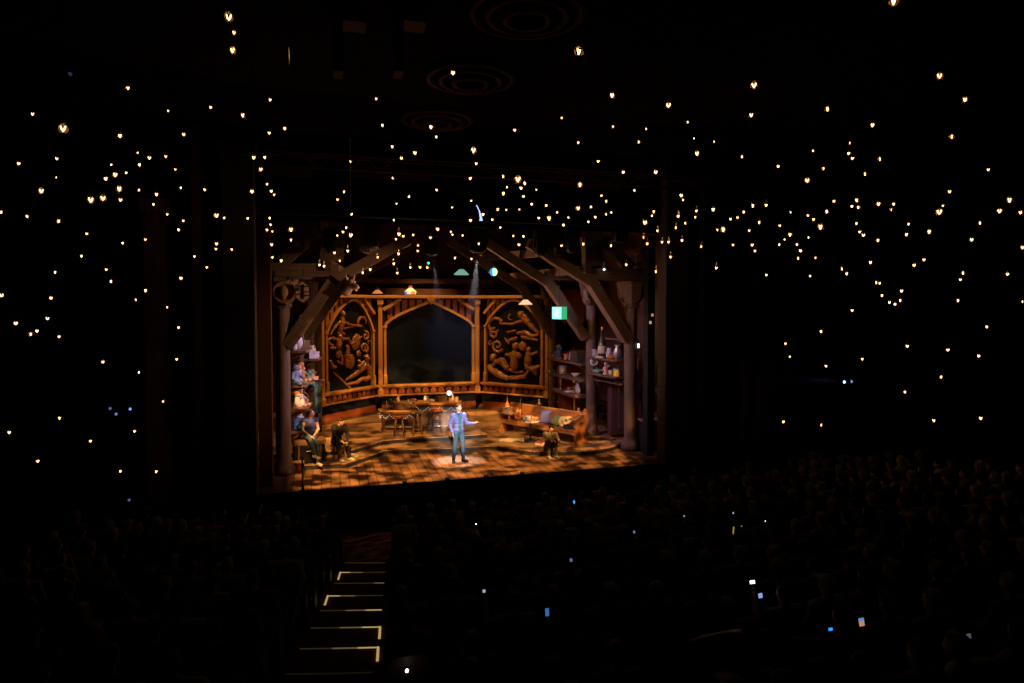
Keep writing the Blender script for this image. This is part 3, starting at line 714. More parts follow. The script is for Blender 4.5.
for sgn in (1, -1):
    sd = 'right' if sgn > 0 else 'left'
    t, xc, X = frame('front %s timber frame with a stout column, tie beam and slanting braces' % sd, Y1, sgn, 5.52, 0, 4.62, 5.46, n1, n2, n3, .21, .42, .42)
    zt = 5.67; xin = X(4.0)
    beam('tie_beam', (X(5.85), Y1, zt), (xin, Y1, zt), .36, .40, TIMBER, t)
    pa, pb = ZX(593, 266, Y1), ZX(592, 228, Y1)
    beam('post', (X(pa[0]), Y1 + .05, pa[1]), (X(pb[0]), Y1 + .05, pb[1]), .62, .3, TIMBER, t, .03)
    pa, pb = ZX(631, 268, Y1), ZX(603, 240, Y1)
    beam('strut', (X(pa[0]), Y1, pa[1]), (X(pb[0]), Y1, pb[1]), .34, .3, TIMBER, t)
    rebase(t, (xc, Y1, 0)); FR_[('1', sd)] = xc
    m1, m2, m3 = ZX(585, 338, Y2), ZX(548, 282, Y2), ZX(485, 242, Y2)
    yy = Y2 if sgn > 0 else 5.95
    t, xc, X = frame('middle %s timber frame, between the front and the rearmost one' % sd, yy, sgn, 5.02, ZL, 4.75, 5.5, m1, m2, m3, .19 if sgn > 0 else .14, .34, .1, None if sgn > 0 else -4.47)
    beam('tie_beam', (X(5.9), yy, 5.72), (X(m2[0] - .1), yy, 5.72), .3, .34, TIMBER, t)
    rebase(t, (xc, yy, ZL)); FR_[('2', sd)] = xc
    k1, k2, k3 = ZX(553, 337, Y3), ZX(522, 287, Y3), ZX(449, 241, Y3)
    t, xc, X = frame('rearmost %s timber frame beside the carved screen' % sd, Y3, sgn, 4.72, ZL, 4.85, 5.5, k1, k2, k3, .16, .3, .05)
    beam('tie_beam', (X(5.9), Y3, 5.75), (X(k2[0] - .1), Y3, 5.75), .3, .3, TIMBER, t)
    rebase(t, (xc, Y3, ZL)); FR_[('3', sd)] = xc
    for i, (u, lbw) in enumerate(((.08, 'lower'), (.55, 'upper'))):
        def nd(a, c2): return (X(a[0] + (c2[0] - a[0]) * u), a[1] + (c2[1] - a[1]) * u + .26)
        a, c2, d2 = nd(n2, n3), nd(m2, m3), nd(k2, k3)
        pb_ = beam('purlin', (a[0], Y1 - .3, a[1]), (d2[0], Y3 + .6, (c2[1] + d2[1]) / 2), .22, .26, TIMBER, None, up=Vector((0, 0, 1)))
        tag(pb_, '%s roof purlin running back across the %s timber frames' % (lbw, sd), 'purlin', 'roof purlins')
# round carved plaque and hexagonal emblem on the front left frame
a = at_y(283.5, 292, Y1 - .42)
t = thing('carved_plaque', 'round carved plaque with a face on the left front capital', 'plaque', a)
MB().lathe([(.30, .06), (.31, .0), (.29, -.05), (.24, -.06), (.22, -.03), (.20, -.03), (.001, -.05)], seg=28, axis='y').build('disc', mat('plaque wood', (.26, .13, .08), .7, .4, 9), t, True)
fm = MB(); fm.ball((0, -.05, .0), (.13, .09, .17)); fm.ball((0, -.11, -.02), (.025, .03, .05)); fm.ball((-.05, -.09, .04), .025); fm.ball((.05, -.09, .04), .025); fm.cap((-.04, -.09, -.08), (.04, -.09, -.08), .015); fm.ball((0, -.04, -.13), (.07, .05, .08))
link('face', fm.remesh('face', .012, 1), mat('plaque wood', (.26, .13, .08)), t)
a = at_y(303.5, 291, Y1 - .5)
t = thing('hexagon_sign', 'pale hexagonal hanging sign with a dark upright bar, beside the round plaque', 'sign', a)
hx = [(.25 * math.cos(PI / 2 + k * PI / 3) * .95, .31 * math.sin(PI / 2 + k * PI / 3) - .02) for k in range(6)]
MB().prism_y(hx, -.03, .03).build('board', mat('pale sign wood', (.55, .36, .25), .7, .4, 12), t)
MB().strip(hx + hx[:1], .03, -.05, -.03).build('border', OAKD, t)
sg = MB(); sg.box((.0, -.045, -.02), (.045, .02, .40)); sg.box((0, -.045, .13), (.30, .02, .03)); sg.box((-.10, -.045, -.08), (.14, .02, .03), rot=Matrix.Rotation(R(-20), 3, 'Y')); sg.box((.11, -.045, -.02), (.14, .02, .03)); sg.box((.1, -.045, -.12), (.13, .02, .03)); sg.box((-.12, -.045, .05), (.05, .02, .09))
sg.build('emblem', mat('dark blue paint', (.03, .025, .05), .6), t)
MB().box((0, 0, .36), (.46, .05, .10), bev=.02).build('header_bar', COLUMN, t); MB().rod((0, .0, .3), (0, .0, .62), .012).build('hanger', BLACKM, t)
# carved animal heads
def animal_head(label, px, py, y, face, s, m):
    a = at_y(px, py, y); t = thing('carved_animal_head', label, 'carved head', a, face, 'carved animal heads')
    h = MB(); h.ball((0, 0, 0), (.13 * s, .16 * s, .14 * s)); h.cap((0, -.1 * s, -.03 * s), (0, -.30 * s, -.10 * s), .09 * s, .05 * s); h.cap((0, .05 * s, -.05 * s), (0, .22 * s, -.18 * s), .12 * s, .16 * s)
    h.ball((-.07 * s, -.1 * s, .06 * s), .03 * s); h.ball((.07 * s, -.1 * s, .06 * s), .03 * s); h.cap((0, -.1 * s, -.1 * s), (0, -.24 * s, -.18 * s), .05 * s, .03 * s)
    link('head', h.remesh('head', .016, 1), m, t)
    for sx in (-1, 1):
        MB().tube([(sx * .08 * s, .02 * s, .1 * s), (sx * .14 * s, .05 * s, .2 * s), (sx * .13 * s, .02 * s, .30 * s)], [.045 * s, .035 * s, .006 * s]).build('ear', m, t, True)
    MB().lathe([(.17 * s, .16 * s), (.17 * s, .3 * s), (.12 * s, .32 * s)], (0, 0, -.1 * s), 12, 'y').build('mount', OAKD, t)
animal_head('pale carved animal head under the left rafters', 351, 284, Y1 - .35, R(35), 1.0, mat('pale bone paint', (.42, .28, .24), .7, .3, 9))
animal_head('brown carved animal head on the middle right column', 588, 292, Y2 - .5, R(-25), 1.35, COLUMN)
animal_head('small carved animal head at the rear right frame', 544, 291, Y3 - .4, R(-20), 1.0, mat('dusky carved wood', (.25, .17, .16), .7, .3, 9))
# ------------------------------------------------------------------ small props
def col(name, c, rough=.5, metal=0): return mat(name, c, rough, .15, 12, metal=metal)
RED = col('faded red', (.42, .07, .04)); ORANGE = col('orange varnish', (.62, .20, .04), .35); BLUE = col('faded blue', (.10, .16, .38)); TEAL = col('teal paint', (.08, .30, .33))
LAV = col('lavender grey', (.42, .38, .52)); CREAM = col('cream paint', (.66, .55, .38)); GREEN = col('leaf green', (.09, .24, .10)); PINK = col('pink plaster', (.65, .36, .30)); TAN = col('tan leather', (.36, .20, .10))
YEL = col('mustard yellow', (.60, .45, .08)); PEWT = col('pewter', (.40, .40, .43), .35, .6); DGLASS = mat('dark bottle glass', (.05, .05, .045), .15, .2, 5); AMBG = mat('amber bottle glass', (.40, .13, .03), .15, .2, 5)
FLAME = lamp('candle flame', (1, .80, .50), 6); GLOBE = lamp('white globe', (1, .95, .82), 3.0)

def prop(kind, label, loc, m=None, s=1.0, rz=0, group=None, m2=None):
    """one small prop standing on loc"""
    cat = kind.replace('_', ' ')
    if group in ('odds and ends on the right shelves', 'odds and ends on the left shelves'): s *= 1.22
    t = thing(kind, label, cat, loc, rz, group)
    B = lambda f, name, mm, sm=True: f.build(name, mm, t, sm)
    if kind == 'bottle':
        B(MB().lathe([(.045 * s, 0), (.05 * s, .01), (.05 * s, .17 * s), (.018 * s, .24 * s), (.016 * s, .31 * s), (.021 * s, .315 * s), (.021 * s, .33 * s)], seg=12), 'body', m or DGLASS)
        B(MB().lathe([(.014 * s, .33 * s), (.016 * s, .37 * s)], seg=8), 'cork', m2 or TAN); B(MB().lathe([(.0505 * s, .05 * s), (.0515 * s, .06 * s), (.0515 * s, .13 * s), (.0505 * s, .14 * s)], seg=12), 'paper_label', CREAM)
    elif kind == 'jug':
        B(MB().lathe([(.07 * s, 0), (.105 * s, .07 * s), (.10 * s, .15 * s), (.06 * s, .22 * s), (.075 * s, .28 * s), (.06 * s, .275 * s)], seg=14), 'body', m)
        B(MB().tube([(.09 * s, 0, .23 * s), (.15 * s, 0, .22 * s), (.165 * s, 0, .15 * s), (.10 * s, 0, .08 * s)], .014 * s), 'handle', m)
    elif kind == 'mug':
        B(MB().lathe([(.05 * s, 0), (.055 * s, .01), (.055 * s, .12 * s), (.046 * s, .12 * s), (.044 * s, .03 * s), (.001, .03 * s)], seg=12), 'body', m)
        B(MB().tube([(.05 * s, 0, .10 * s), (.09 * s, 0, .095 * s), (.09 * s, 0, .04 * s), (.05 * s, 0, .03 * s)], .01 * s), 'handle', m)
    elif kind == 'bowl':
        B(MB().lathe([(.05 * s, 0), (.06 * s, .015), (.13 * s, .09 * s), (.12 * s, .09 * s), (.05 * s, .03 * s), (.001, .025 * s)], seg=16), 'body', m)
    elif kind == 'vase':
        B(MB().lathe([(.06 * s, 0), (.11 * s, .10 * s), (.10 * s, .2 * s), (.05 * s, .29 * s), (.08 * s, .36 * s), (.065 * s, .355 * s)], seg=14), 'body', m)
    elif kind == 'book':
        B(MB().box((0, 0, .02 * s), (.20 * s, .27 * s, .036 * s), bev=.003), 'pages', CREAM, False)
        c2 = MB(); c2.box((0, 0, .002 * s), (.215 * s, .285 * s, .006 * s)); c2.box((0, 0, .041 * s), (.215 * s, .285 * s, .006 * s)); c2.box((-.107 * s, 0, .021 * s), (.006 * s, .285 * s, .044 * s)); B(c2, 'cover', m, False)
    elif kind == 'box':
        B(MB().box((0, 0, .085 * s), (.30 * s, .22 * s, .17 * s), bev=.006), 'body', m, False); B(MB().box((0, 0, .185 * s), (.315 * s, .235 * s, .035 * s), bev=.008), 'lid', m2 or m, False); B(MB().box((0, -.122 * s, .16 * s), (.03 * s, .012, .04 * s)), 'clasp', BRASS, False)
    elif kind == 'tin':
        B(MB().lathe([(.08 * s, 0), (.085 * s, .01), (.085 * s, .16 * s), (.08 * s, .17 * s)], seg=16), 'body', m); B(MB().lathe([(.09 * s, .16 * s), (.09 * s, .19 * s), (.03 * s, .205 * s), (.001, .205 * s)], seg=16), 'lid', m2 or m)
    elif kind == 'figurine':
        f = MB(); f.cap((0, 0, .03 * s), (0, 0, .15 * s), .055 * s, .035 * s); f.ball((0, 0, .215 * s), .04 * s); f.cap((-.035 * s, 0, .16 * s), (-.075 * s, -.03 * s, .08 * s), .016 * s); f.cap((.035 * s, 0, .16 * s), (.08 * s, -.02 * s, .2 * s), .016 * s); f.ball((0, -.04 * s, .21 * s), .012 * s)
        link('body', f.remesh('figurine', .009 * s, 1), m, t); B(MB().lathe([(.07 * s, 0), (.07 * s, .02 * s), (.055 * s, .03 * s)], seg=12), 'base', m2 or OAKD); B(MB().ball((0, .008, .232 * s), (.043 * s, .043 * s, .034 * s)), 'hair', m2 or OAKD)
    elif kind == 'lantern':
        B(MB().box((0, 0, .02 * s), (.14 * s, .14 * s, .04 * s), bev=.005), 'base', m or BLACKM, False)
        for a in (-1, 1):
            for c2 in (-1, 1): B(MB().rod((a * .055 * s, c2 * .055 * s, .03 * s), (a * .055 * s, c2 * .055 * s, .26 * s), .006 * s), 'post', m or BLACKM)
        B(MB().lathe([(.10 * s, .26 * s), (.03 * s, .34 * s), (.03 * s, .37 * s)], seg=4, ang=PI / 4), 'roof', m or BLACKM, False); B(MB().lathe([(.028 * s, .04 * s), (.028 * s, .15 * s), (.004, .16 * s)], seg=10), 'candle', m2 or CREAM)
        B(MB().tube([(-.04 * s, 0, .36 * s), (-.03 * s, 0, .43 * s), (.03 * s, 0, .43 * s), (.04 * s, 0, .36 * s)], .006 * s), 'handle', m or BLACKM)
    elif kind == 'candle':
        B(MB().lathe([(.05 * s, 0), (.05 * s, .012), (.018 * s, .02), (.018 * s, .07 * s), (.03 * s, .085 * s)], seg=12), 'holder', BRASS); B(MB().lathe([(.016 * s, .08 * s), (.016 * s, .27 * s), (.003, .275 * s)], seg=10), 'wax', m or CREAM); B(MB().lathe([(.001, .275 * s), (.011 * s, .295 * s), (.001, .335 * s)], seg=8), 'flame', FLAME)
    elif kind == 'basket':
        B(MB().lathe([(.13 * s, 0), (.17 * s, .12 * s), (.16 * s, .12 * s), (.12 * s, .02 * s), (.001, .02 * s)], seg=18), 'body', m or TAN); B(MB().tube([(.16 * s * math.cos(PI * i / 12), 0, .12 * s + .2 * s * math.sin(PI * i / 12)) for i in range(13)], .012 * s), 'handle', m or TAN)
    elif kind == 'clock':
        B(MB().lathe([(.12 * s, -.03), (.13 * s, -.04), (.13 * s, .03), (.11 * s, .04)], (0, 0, .13 * s), 20, 'y'), 'case', m); B(MB().lathe([(.10 * s, -.045), (.10 * s, -.04)], (0, 0, .13 * s), 20, 'y'), 'dial', m2 or CREAM)
    elif kind == 'doll':
        f = MB(); f.cap((0, 0, .05 * s), (0, 0, .18 * s), .075 * s, .045 * s); f.ball((0, 0, .27 * s), .055 * s); f.cap((-.05 * s, 0, .18 * s), (-.10 * s, -.05 * s, .10 * s), .022 * s); f.cap((.05 * s, 0, .18 * s), (.1 * s, -.05 * s, .1 * s), .022 * s)
        f.cap((-.03 * s, -.03 * s, .04 * s), (-.05 * s, -.16 * s, .03 * s), .03 * s); f.cap((.03 * s, -.03 * s, .04 * s), (.05 * s, -.16 * s, .03 * s), .03 * s)
        link('body', f.remesh('doll', .011 * s, 1), m, t); B(MB().ball((0, .012 * s, .29 * s), (.06 * s, .055 * s, .045 * s)), 'hair', m2 or OAKD)
        for a in (-1, 1): B(MB().ball((a * .02 * s, -.05 * s, .275 * s), .008 * s), 'eye', BLACKM)
    elif kind == 'sack':
        f = MB(); f.ball((0, 0, .10 * s), (.13 * s, .11 * s, .11 * s)); f.ball((.02 * s, 0, .2 * s), (.06 * s, .06 * s, .06 * s)); f.cap((.02 * s, 0, .24 * s), (.03 * s, 0, .28 * s), .02 * s, .05 * s); link('body', f.remesh('sack', .012 * s, 1), m, t); B(MB().lathe([(.035 * s, .236 * s), (.045 * s, .246 * s), (.035 * s, .256 * s)], (.02 * s, 0, 0), 12), 'tie', TAN)
    return t

# ------------------------------------------------------------------ shelf boards with brackets
def shelf(label, a, b2, z, dep, nrm, group, th=.055):
    a, b2 = Vector((a[0], a[1])), Vector((b2[0], b2[1])); d = b2 - a; ang = math.atan2(d.y, d.x); mid = (a + b2) / 2
    t = thing('shelf', label, 'shelf', (mid.x, mid.y, z - th), ang, group)
    MB().box((0, 0, th / 2), (d.length, dep, th), bev=.012).build('board', TIMBER, t)
    for s in (-.4, .4):
        k = MB(); k.box((d.length * s, 0, -.02), (.05, dep * .8, .04), bev=.006); k.rod((d.length * s, -dep * .3, -.02), (d.length * s, dep * .3, -.22), .018); k.build('bracket', TIMBER, t)
    return lambda u, v=0: (mid.x + d.x * (u - .5) + v * -math.sin(ang), mid.y + d.y * (u - .5) + v * math.cos(ang), z)
GS = 'shelves of the right timber wall'
XS = 4.97
sh1 = shelf('upper shelf between the rear and middle right columns', (4.62, 7.0), (4.92, 4.15), 2.63, .42, None, GS, .08)
sh2 = shelf('thick middle shelf between the rear and middle right columns', (4.62, 7.0), (4.92, 4.15), 2.08, .42, None, GS, .12)
sh3 = shelf('lowest ledge between the rear and middle right columns', (4.66, 6.4), (4.80, 4.3), 1.50, .52, None, GS, .12)
sh4 = shelf('upper shelf between the middle and front right columns', (5.02, 3.75), (5.28, 2.1), 2.92, .42, None, GS, .07)
sh5 = shelf('lower shelf between the middle and front right columns', (5.02, 3.75), (5.28, 2.1), 2.36, .42, None, GS, .07)
sh6 = shelf('thin rail shelf below the lower front right shelf', (5.08, 3.75), (5.30, 2.1), 2.12, .16, None, GS, .04)
sh7 = shelf('short top shelf behind the tall dark bottle', (5.25, 3.5), (5.4, 2.3), 3.58, .20, None, GS, .04)
PG = 'odds and ends on the right shelves'
prop('basket', 'brown hooped basket on the upper right shelf, leftmost', sh1(.15), TAN, 1.3, 1.4, PG)
prop('vase', 'white vase beside the hooped basket on the right shelf', sh1(.08, .12), PEWT, .55, 0, PG)
prop('figurine', 'blue figurine in front of the hooped basket', sh1(.27, -.05), BLUE, 1.7, -.9, PG, ORANGE)
prop('mug', 'orange mug in the middle of the upper right shelf', sh1(.45), ORANGE, 1.5, .5, PG)
prop('jug', 'pewter jug standing just right of the orange mug', sh1(.55, .06), PEWT, .9, 2, PG)
prop('box', 'dark box at the right end of the upper right shelf', sh1(.82), DGLASS, 1.7, 1.6, PG, OAKD)
prop('book', 'blue book lying on the thick middle right shelf', sh2(.10), BLUE, 1.2, 1.5, PG)
tt = prop('tin', 'red tin at the left of the thick middle right shelf', sh2(.2, .08), RED, .9, 0, PG)
prop('tin', 'white lidded pot on the thick middle right shelf', sh2(.36), CREAM, 1.3, 0, PG, PINK)
prop('candle', 'single lit candle on the lowest right ledge', sh3(.15), CREAM, 1.35, 0, PG)
prop('bowl', 'red bowl on the lowest right ledge', sh3(.42, .12), RED, 1.1, 0, PG)
prop('book', 'open pale papers on the lowest right ledge', sh3(.62, -.05), CREAM, 1.1, 1.0, PG)
prop('vase', 'lavender vase at the right end of the lowest ledge', sh3(.86), LAV, .9, 0, PG)
prop('figurine', 'pink figurine behind the lavender vase', sh3(.80, .16), PINK, 1.6, 0, PG)
prop('box', 'lavender box at the left of the upper front shelf', sh4(.12, .02), LAV, 1.0, 1.4, PG, LAV)
BT = prop('bottle', 'tall dark bottle with an orange neck on the upper front shelf', sh4(.33), DGLASS, 2.3, 0, PG, ORANGE)
prop('bowl', 'orange bowl beside the tall dark bottle', sh4(.28, -.12), ORANGE, .6, 0, PG)
prop('book', 'pale book leaning low in front of the tall dark bottle', sh4(.40, -.15), WHITE, .8, .6, PG)
prop('jug', 'lavender jug in the middle of the upper front shelf', sh4(.55, .05), LAV, 1.0, .3, PG)
prop('basket', 'small orange basket on the upper front shelf', sh4(.70, -.05), ORANGE, .7, 1.4, PG)
prop('vase', 'pewter vase at the right end of the upper front shelf', sh4(.88), PEWT, 1.1, 0, PG)
prop('basket', 'tan hooped basket at the rear of the lower front shelf', sh5(.05, .05), TAN, .8, 1.3, PG)
prop('bottle', 'dark bottle beside the pewter jug on the upper right shelf', sh1(.66, .0), DGLASS, 1.1, 0, PG)
prop('bowl', 'cream bowl at the right end of the thick middle shelf', sh2(.72), CREAM, 1.1, 0, PG)
prop('figurine', 'red figurine at the left of the lowest right ledge', sh3(.06, .1), RED, 1.3, 0, PG, PINK)
prop('bowl', 'teal bowl at the left of the lower front shelf', sh5(.22, -.05), TEAL, 1.15, 0, PG)
prop('figurine', 'pale figurine in the middle of the lower front shelf', sh5(.52, -.05), PINK, 1.3, -.8, PG, CREAM)
prop('mug', 'cream mug beside the pale figurine', sh5(.64), CREAM, 1.1, 0, PG)
prop('tin', 'blue tin on the lower front shelf', sh5(.76, .08), BLUE, 1.0, 0, PG)
prop('mug', 'yellow mug at the right end of the lower front shelf', sh5(.88, -.05), YEL, 1.5, 0, PG)
# round rosette on the middle right column
a = at_y(594, 362, 3.62); t = thing('rosette', 'small round white and lavender rosette on the middle right column', 'rosette', a, R(-20))
MB().lathe([(.13, .02), (.14, 0), (.12, -.03), (.075, -.02)], seg=20, axis='y').build('rim', WHITE, t, True); MB().lathe([(.07, -.015), (.06, -.03), (.001, -.04)], seg=16, axis='y').build('boss', BLUE, t, True)
for k in range(8): MB().ball((.10 * math.cos(k * PI / 4), -.03, .10 * math.sin(k * PI / 4)), (.022, .012, .022)).build('stud', LAV, t, True)
# orange red panels and dark cupboards behind the right shelves
for i, (x, y, wz, z0, z1, lb, m) in enumerate(((5.25, 6.6, .55, ZL, 2.9, 'tall orange red door panel behind the right shelves', mat('orange red panel', (.33, .075, .02), .6, .35, 3)), (5.3, 6.4, .9, 4.0, 5.3, 'orange red board high behind the rear right frame', mat('orange red board', (.24, .06, .02), .6, .35, 3)), (6.0, 3.3, 1.0, .3, 2.0, 'dark plum cupboard behind the front right columns', mat('plum cupboard', (.09, .04, .055), .6, .3, 3)))):
    t = thing('wall_panel' if i < 2 else 'cupboard', lb, 'panel' if i < 2 else 'cupboard', (x, y, z0), R(-6))
    MB().box((0, 0, (z1 - z0) / 2), (.9 if i != 2 else 1.1, .07 if i < 2 else .4, z1 - z0), bev=.01).build('board', m, t)
    MB().box((0, -.05 if i < 2 else -.22, (z1 - z0) * .5), (.62, .04, (z1 - z0) * .8), bev=.02).build('raised_panel', m, t)
    if i == 2: MB().ball((.25, -.27, .85), .03).build('knob', BRASS, t); MB().box((0, 0, .02), (1.15, .44, .1)).build('plinth', OAKD, t)
prop('book', 'pale open book on top of the plum cupboard behind the right columns', (5.75, 3.2, 2.0), WHITE, 1.2, .8)
# offstage right: thin pipe with painted blue light, white lamp, low cabinet, steps
a = at_y(645, 340, 1.4)
t = thing('pipe', 'thin upright pipe with blue light painted in right of the front column', 'pipe', (a.x, 1.4, 0)); MB().rod((0, 0, 0), (0, 0, 6.6), .022).build('rod', mat('pipe with painted blue light', (.16, .18, .36), .4, .3, 20), t, True)  # the blue light on the pipe is painted into its base colour
for z in (1.2, 3.6, 5.6): MB().lathe([(.035, z), (.035, z + .06)], seg=10).build('clamp', BLACKM, t)
a = at_y(638.5, 345, 1.7)
t = thing('work_light', 'small white light beside the front right column', 'light', (a.x, 1.7, a.z))
MB().cap((0, 0, -.07), (0, 0, .05), .03, .026).build('bulb', lamp('cool bulb', (.95, 1, .95), 2.5), t, True); MB().lathe([(.03, .05), (.03, .14)], seg=10).build('socket', BLACKM, t); MB().rod((0, 0, .13), (-.2, .12, .2), .008).build('arm', BLACKM, t)
a = at_y(645, 420, 2.6)
t = thing('cabinet', 'low dark cabinet with a pale top in the right wings', 'cabinet', (6.05, 1.6, 0), R(-8))
MB().box((0, 0, .5), (.62, .5, 1.0), bev=.01).build('body', BLACK, t); MB().box((0, 0, 1.02), (.7, .56, .05), bev=.01).build('top', mat('yellowed top', (.30, .22, .09), .6), t)
for k in range(3): MB().box((0, -.26, .2 + .3 * k), (.56, .03, .26), bev=.01).build('drawer', mat('dark drawer', (.05, .035, .03), .6), t)
for i, (px, py, c2) in enumerate(((652.5, 315, (1, .6, .25)), (650.5, 322.5, (1, .75, .5)))):
    a = at_y(px, py, .9); t = thing('wing_lamp', 'tiny amber lamp in the right wings, %s of the two' % ('upper' if i == 0 else 'lower'), 'lamp', a)
    MB().box((0, 0, 0), (.06, .05, .09), bev=.01).build('shade', lamp('amber lamp %d' % i, c2, .35), t); MB().rod((0, .03, 0), (0, .25, .0), .012).build('arm', BLACKM, t)
# dark leafy garland by the top of the front right column
iv = MB(); a = at_y(641, 255, 1.7)
for k in range(260):
    u = random.random(); p = Vector((a.x + random.gauss(0, .10 + .12 * u), 1.7 + random.gauss(0, .1), a.z + .35 - .9 * u)); 
    q_ = Quaternion(Vector((random.random() - .5, random.random() - .5, random.random() - .5)).normalized(), random.random() * 6).to_matrix(); r = random.uniform(.03, .055)
    iv._add([p + q_ @ Vector(v) * r for v in ((0, -1, 0), (.5, 0, .1), (0, 1, 0), (-.5, 0, .1))], [(0, 1, 2, 3)])
t = thing('ivy_garland', 'dark green leafy garland at the top of the front right column', 'garland', (a.x, 1.7, a.z - .5))
o = iv.build('leaves', mat('dark ivy', (.035, .06, .015), .7, .4, 9), t); o.location = -t.location; stuff(o)
MB().tube([(0, 0, 0), (.03, 0, .4), (-.02, .02, .9)], .012).build('stem', OAKD, t)

# ------------------------------------------------------------------ left cluttered shelves (seen almost edge-on)
GL = 'shelves of the left timber wall'
def LS(px, py, y): return at_y(px, py, y)
lsh = []
for i, (y0, y1, z, lb) in enumerate(((2.25, 3.7, 3.40, 'uppermost shelf of the cluttered left wall'), (4.1, 5.6, 3.02, 'shelf with white jugs at the rear of the cluttered left wall'),
        (2.25, 3.7, 2.42, 'second shelf down on the cluttered left wall'), (4.1, 5.6, 2.12, 'rear lower shelf on the cluttered left wall'), (2.25, 3.7, 1.72, 'third shelf down on the cluttered left wall'), (2.3, 3.9, 1.08, 'lowest shelf of the cluttered left wall'))):
    x0 = -4.84 if y0 < 4 else -4.52
    lsh.append(shelf(lb, (x0 + .05, y0), (x0 + .18, y1), z, .62, None, GL, .07))
GP = 'odds and ends on the left shelves'
L_ = [(0, .35, 'vase', 'large pale lavender vase on the uppermost left shelf', LAV, 1.35, None), (0, .08, 'jug', 'small pale jug in front of the lavender vase', LAV, .8, None), (0, .8, 'box', 'dark box behind the lavender vase', OAKD, 1.0, None),
      (1, .3, 'jug', 'white jug on the rear left shelf', WHITE, .95, None), (1, .55, 'jug', 'tall white jug behind the first on the rear left shelf', WHITE, 1.1, None), (1, .8, 'bottle', 'amber bottle at the end of the rear left shelf', AMBG, 1.0, None), (1, .1, 'box', 'lavender box at the front of the rear left shelf', LAV, .9, LAV),
      (2, .12, 'doll', 'blue dressed doll with dark hair on the second left shelf', BLUE, 1.5, BLACKM), (2, .42, 'figurine', 'pink figurine beside the blue doll', PINK, 1.7, ORANGE), (2, .7, 'doll', 'tan doll at the rear of the second left shelf', TAN, 1.4, ORANGE), (2, .9, 'vase', 'cream vase at the far end of the second left shelf', CREAM, .9, None),
      (3, .1, 'doll', 'teal dressed doll on the rear lower left shelf', TEAL, 1.4, OAKD), (3, .35, 'bowl', 'red bowl on the rear lower left shelf', RED, 1.2, None), (3, .6, 'box', 'pink box on the rear lower left shelf', PINK, 1.0, PINK), (3, .82, 'figurine', 'pale figurine at the end of the rear lower left shelf', CREAM, 1.4, PINK),
      (4, .08, 'figurine', 'cream figurine with orange hair on the third left shelf', CREAM, 1.6, ORANGE), (4, .3, 'vase', 'white vase on the third left shelf', WHITE, .9, None), (4, .5, 'doll', 'pink doll in the middle of the third left shelf', PINK, 1.4, BLACKM), (4, .75, 'basket', 'tan basket at the rear of the third left shelf', TAN, .9, None), (4, .93, 'mug', 'teal mug at the end of the third left shelf', TEAL, 1.2, None),
      (5, .1, 'sack', 'bright green sack on the lowest left shelf', col('bright green cloth', (.02, .20, .14)), .75, None), (5, .38, 'box', 'blue box on the lowest left shelf', BLUE, 1.1, BLUE), (5, .65, 'doll', 'lavender doll on the lowest left shelf', LAV, 1.4, OAKD), (5, .9, 'figurine', 'orange figurine at the end of the lowest left shelf', ORANGE, 1.5, OAKD)]
for i, u, kind, lb, m, s, m2 in L_:
    prop(kind, lb, lsh[i](u, random.uniform(-.12, .08)), m, s, R(random.uniform(20, 60)), GP, m2)
# hanging teal scarf and upright slats by the left shelves
a = at_y(316.5, 397, 3.6); t = thing('scarf', 'long teal and black scarf hanging beside the left shelves', 'scarf', (a.x, 3.6, a.z + .5))
sc = MB(); n = 14
for (dx, m) in ((0, mat('dark teal cloth', (.015, .06, .09), .9)), (.09, BLACK)):
    k = MB(); pts = []
    for i in range(n + 1):
        z = -1.0 * i / n; pts.append((dx + .006 * math.sin(i * .9), z))
    k.strip(pts, .10, -.02, .01); k.build('cloth', m, t)
MB().rod((-.1, 0, .02), (.25, 0, .02), .015).build('peg', OAKD, t)
for i, (px, y) in enumerate(((302.5, 3.85), (320, 6.4))):
    a = at_y(px, 400, y)
    o = beam('shelf_post', (a.x, y, ZL), (a.x, y, 4.4 - .4 * i), .12, .14, COLUMN, None, .006); tag(o, 'upright post of the cluttered left shelves, %s' % ('the nearer one' if i == 0 else 'the one against the screen'), 'post', 'posts of the left shelves')

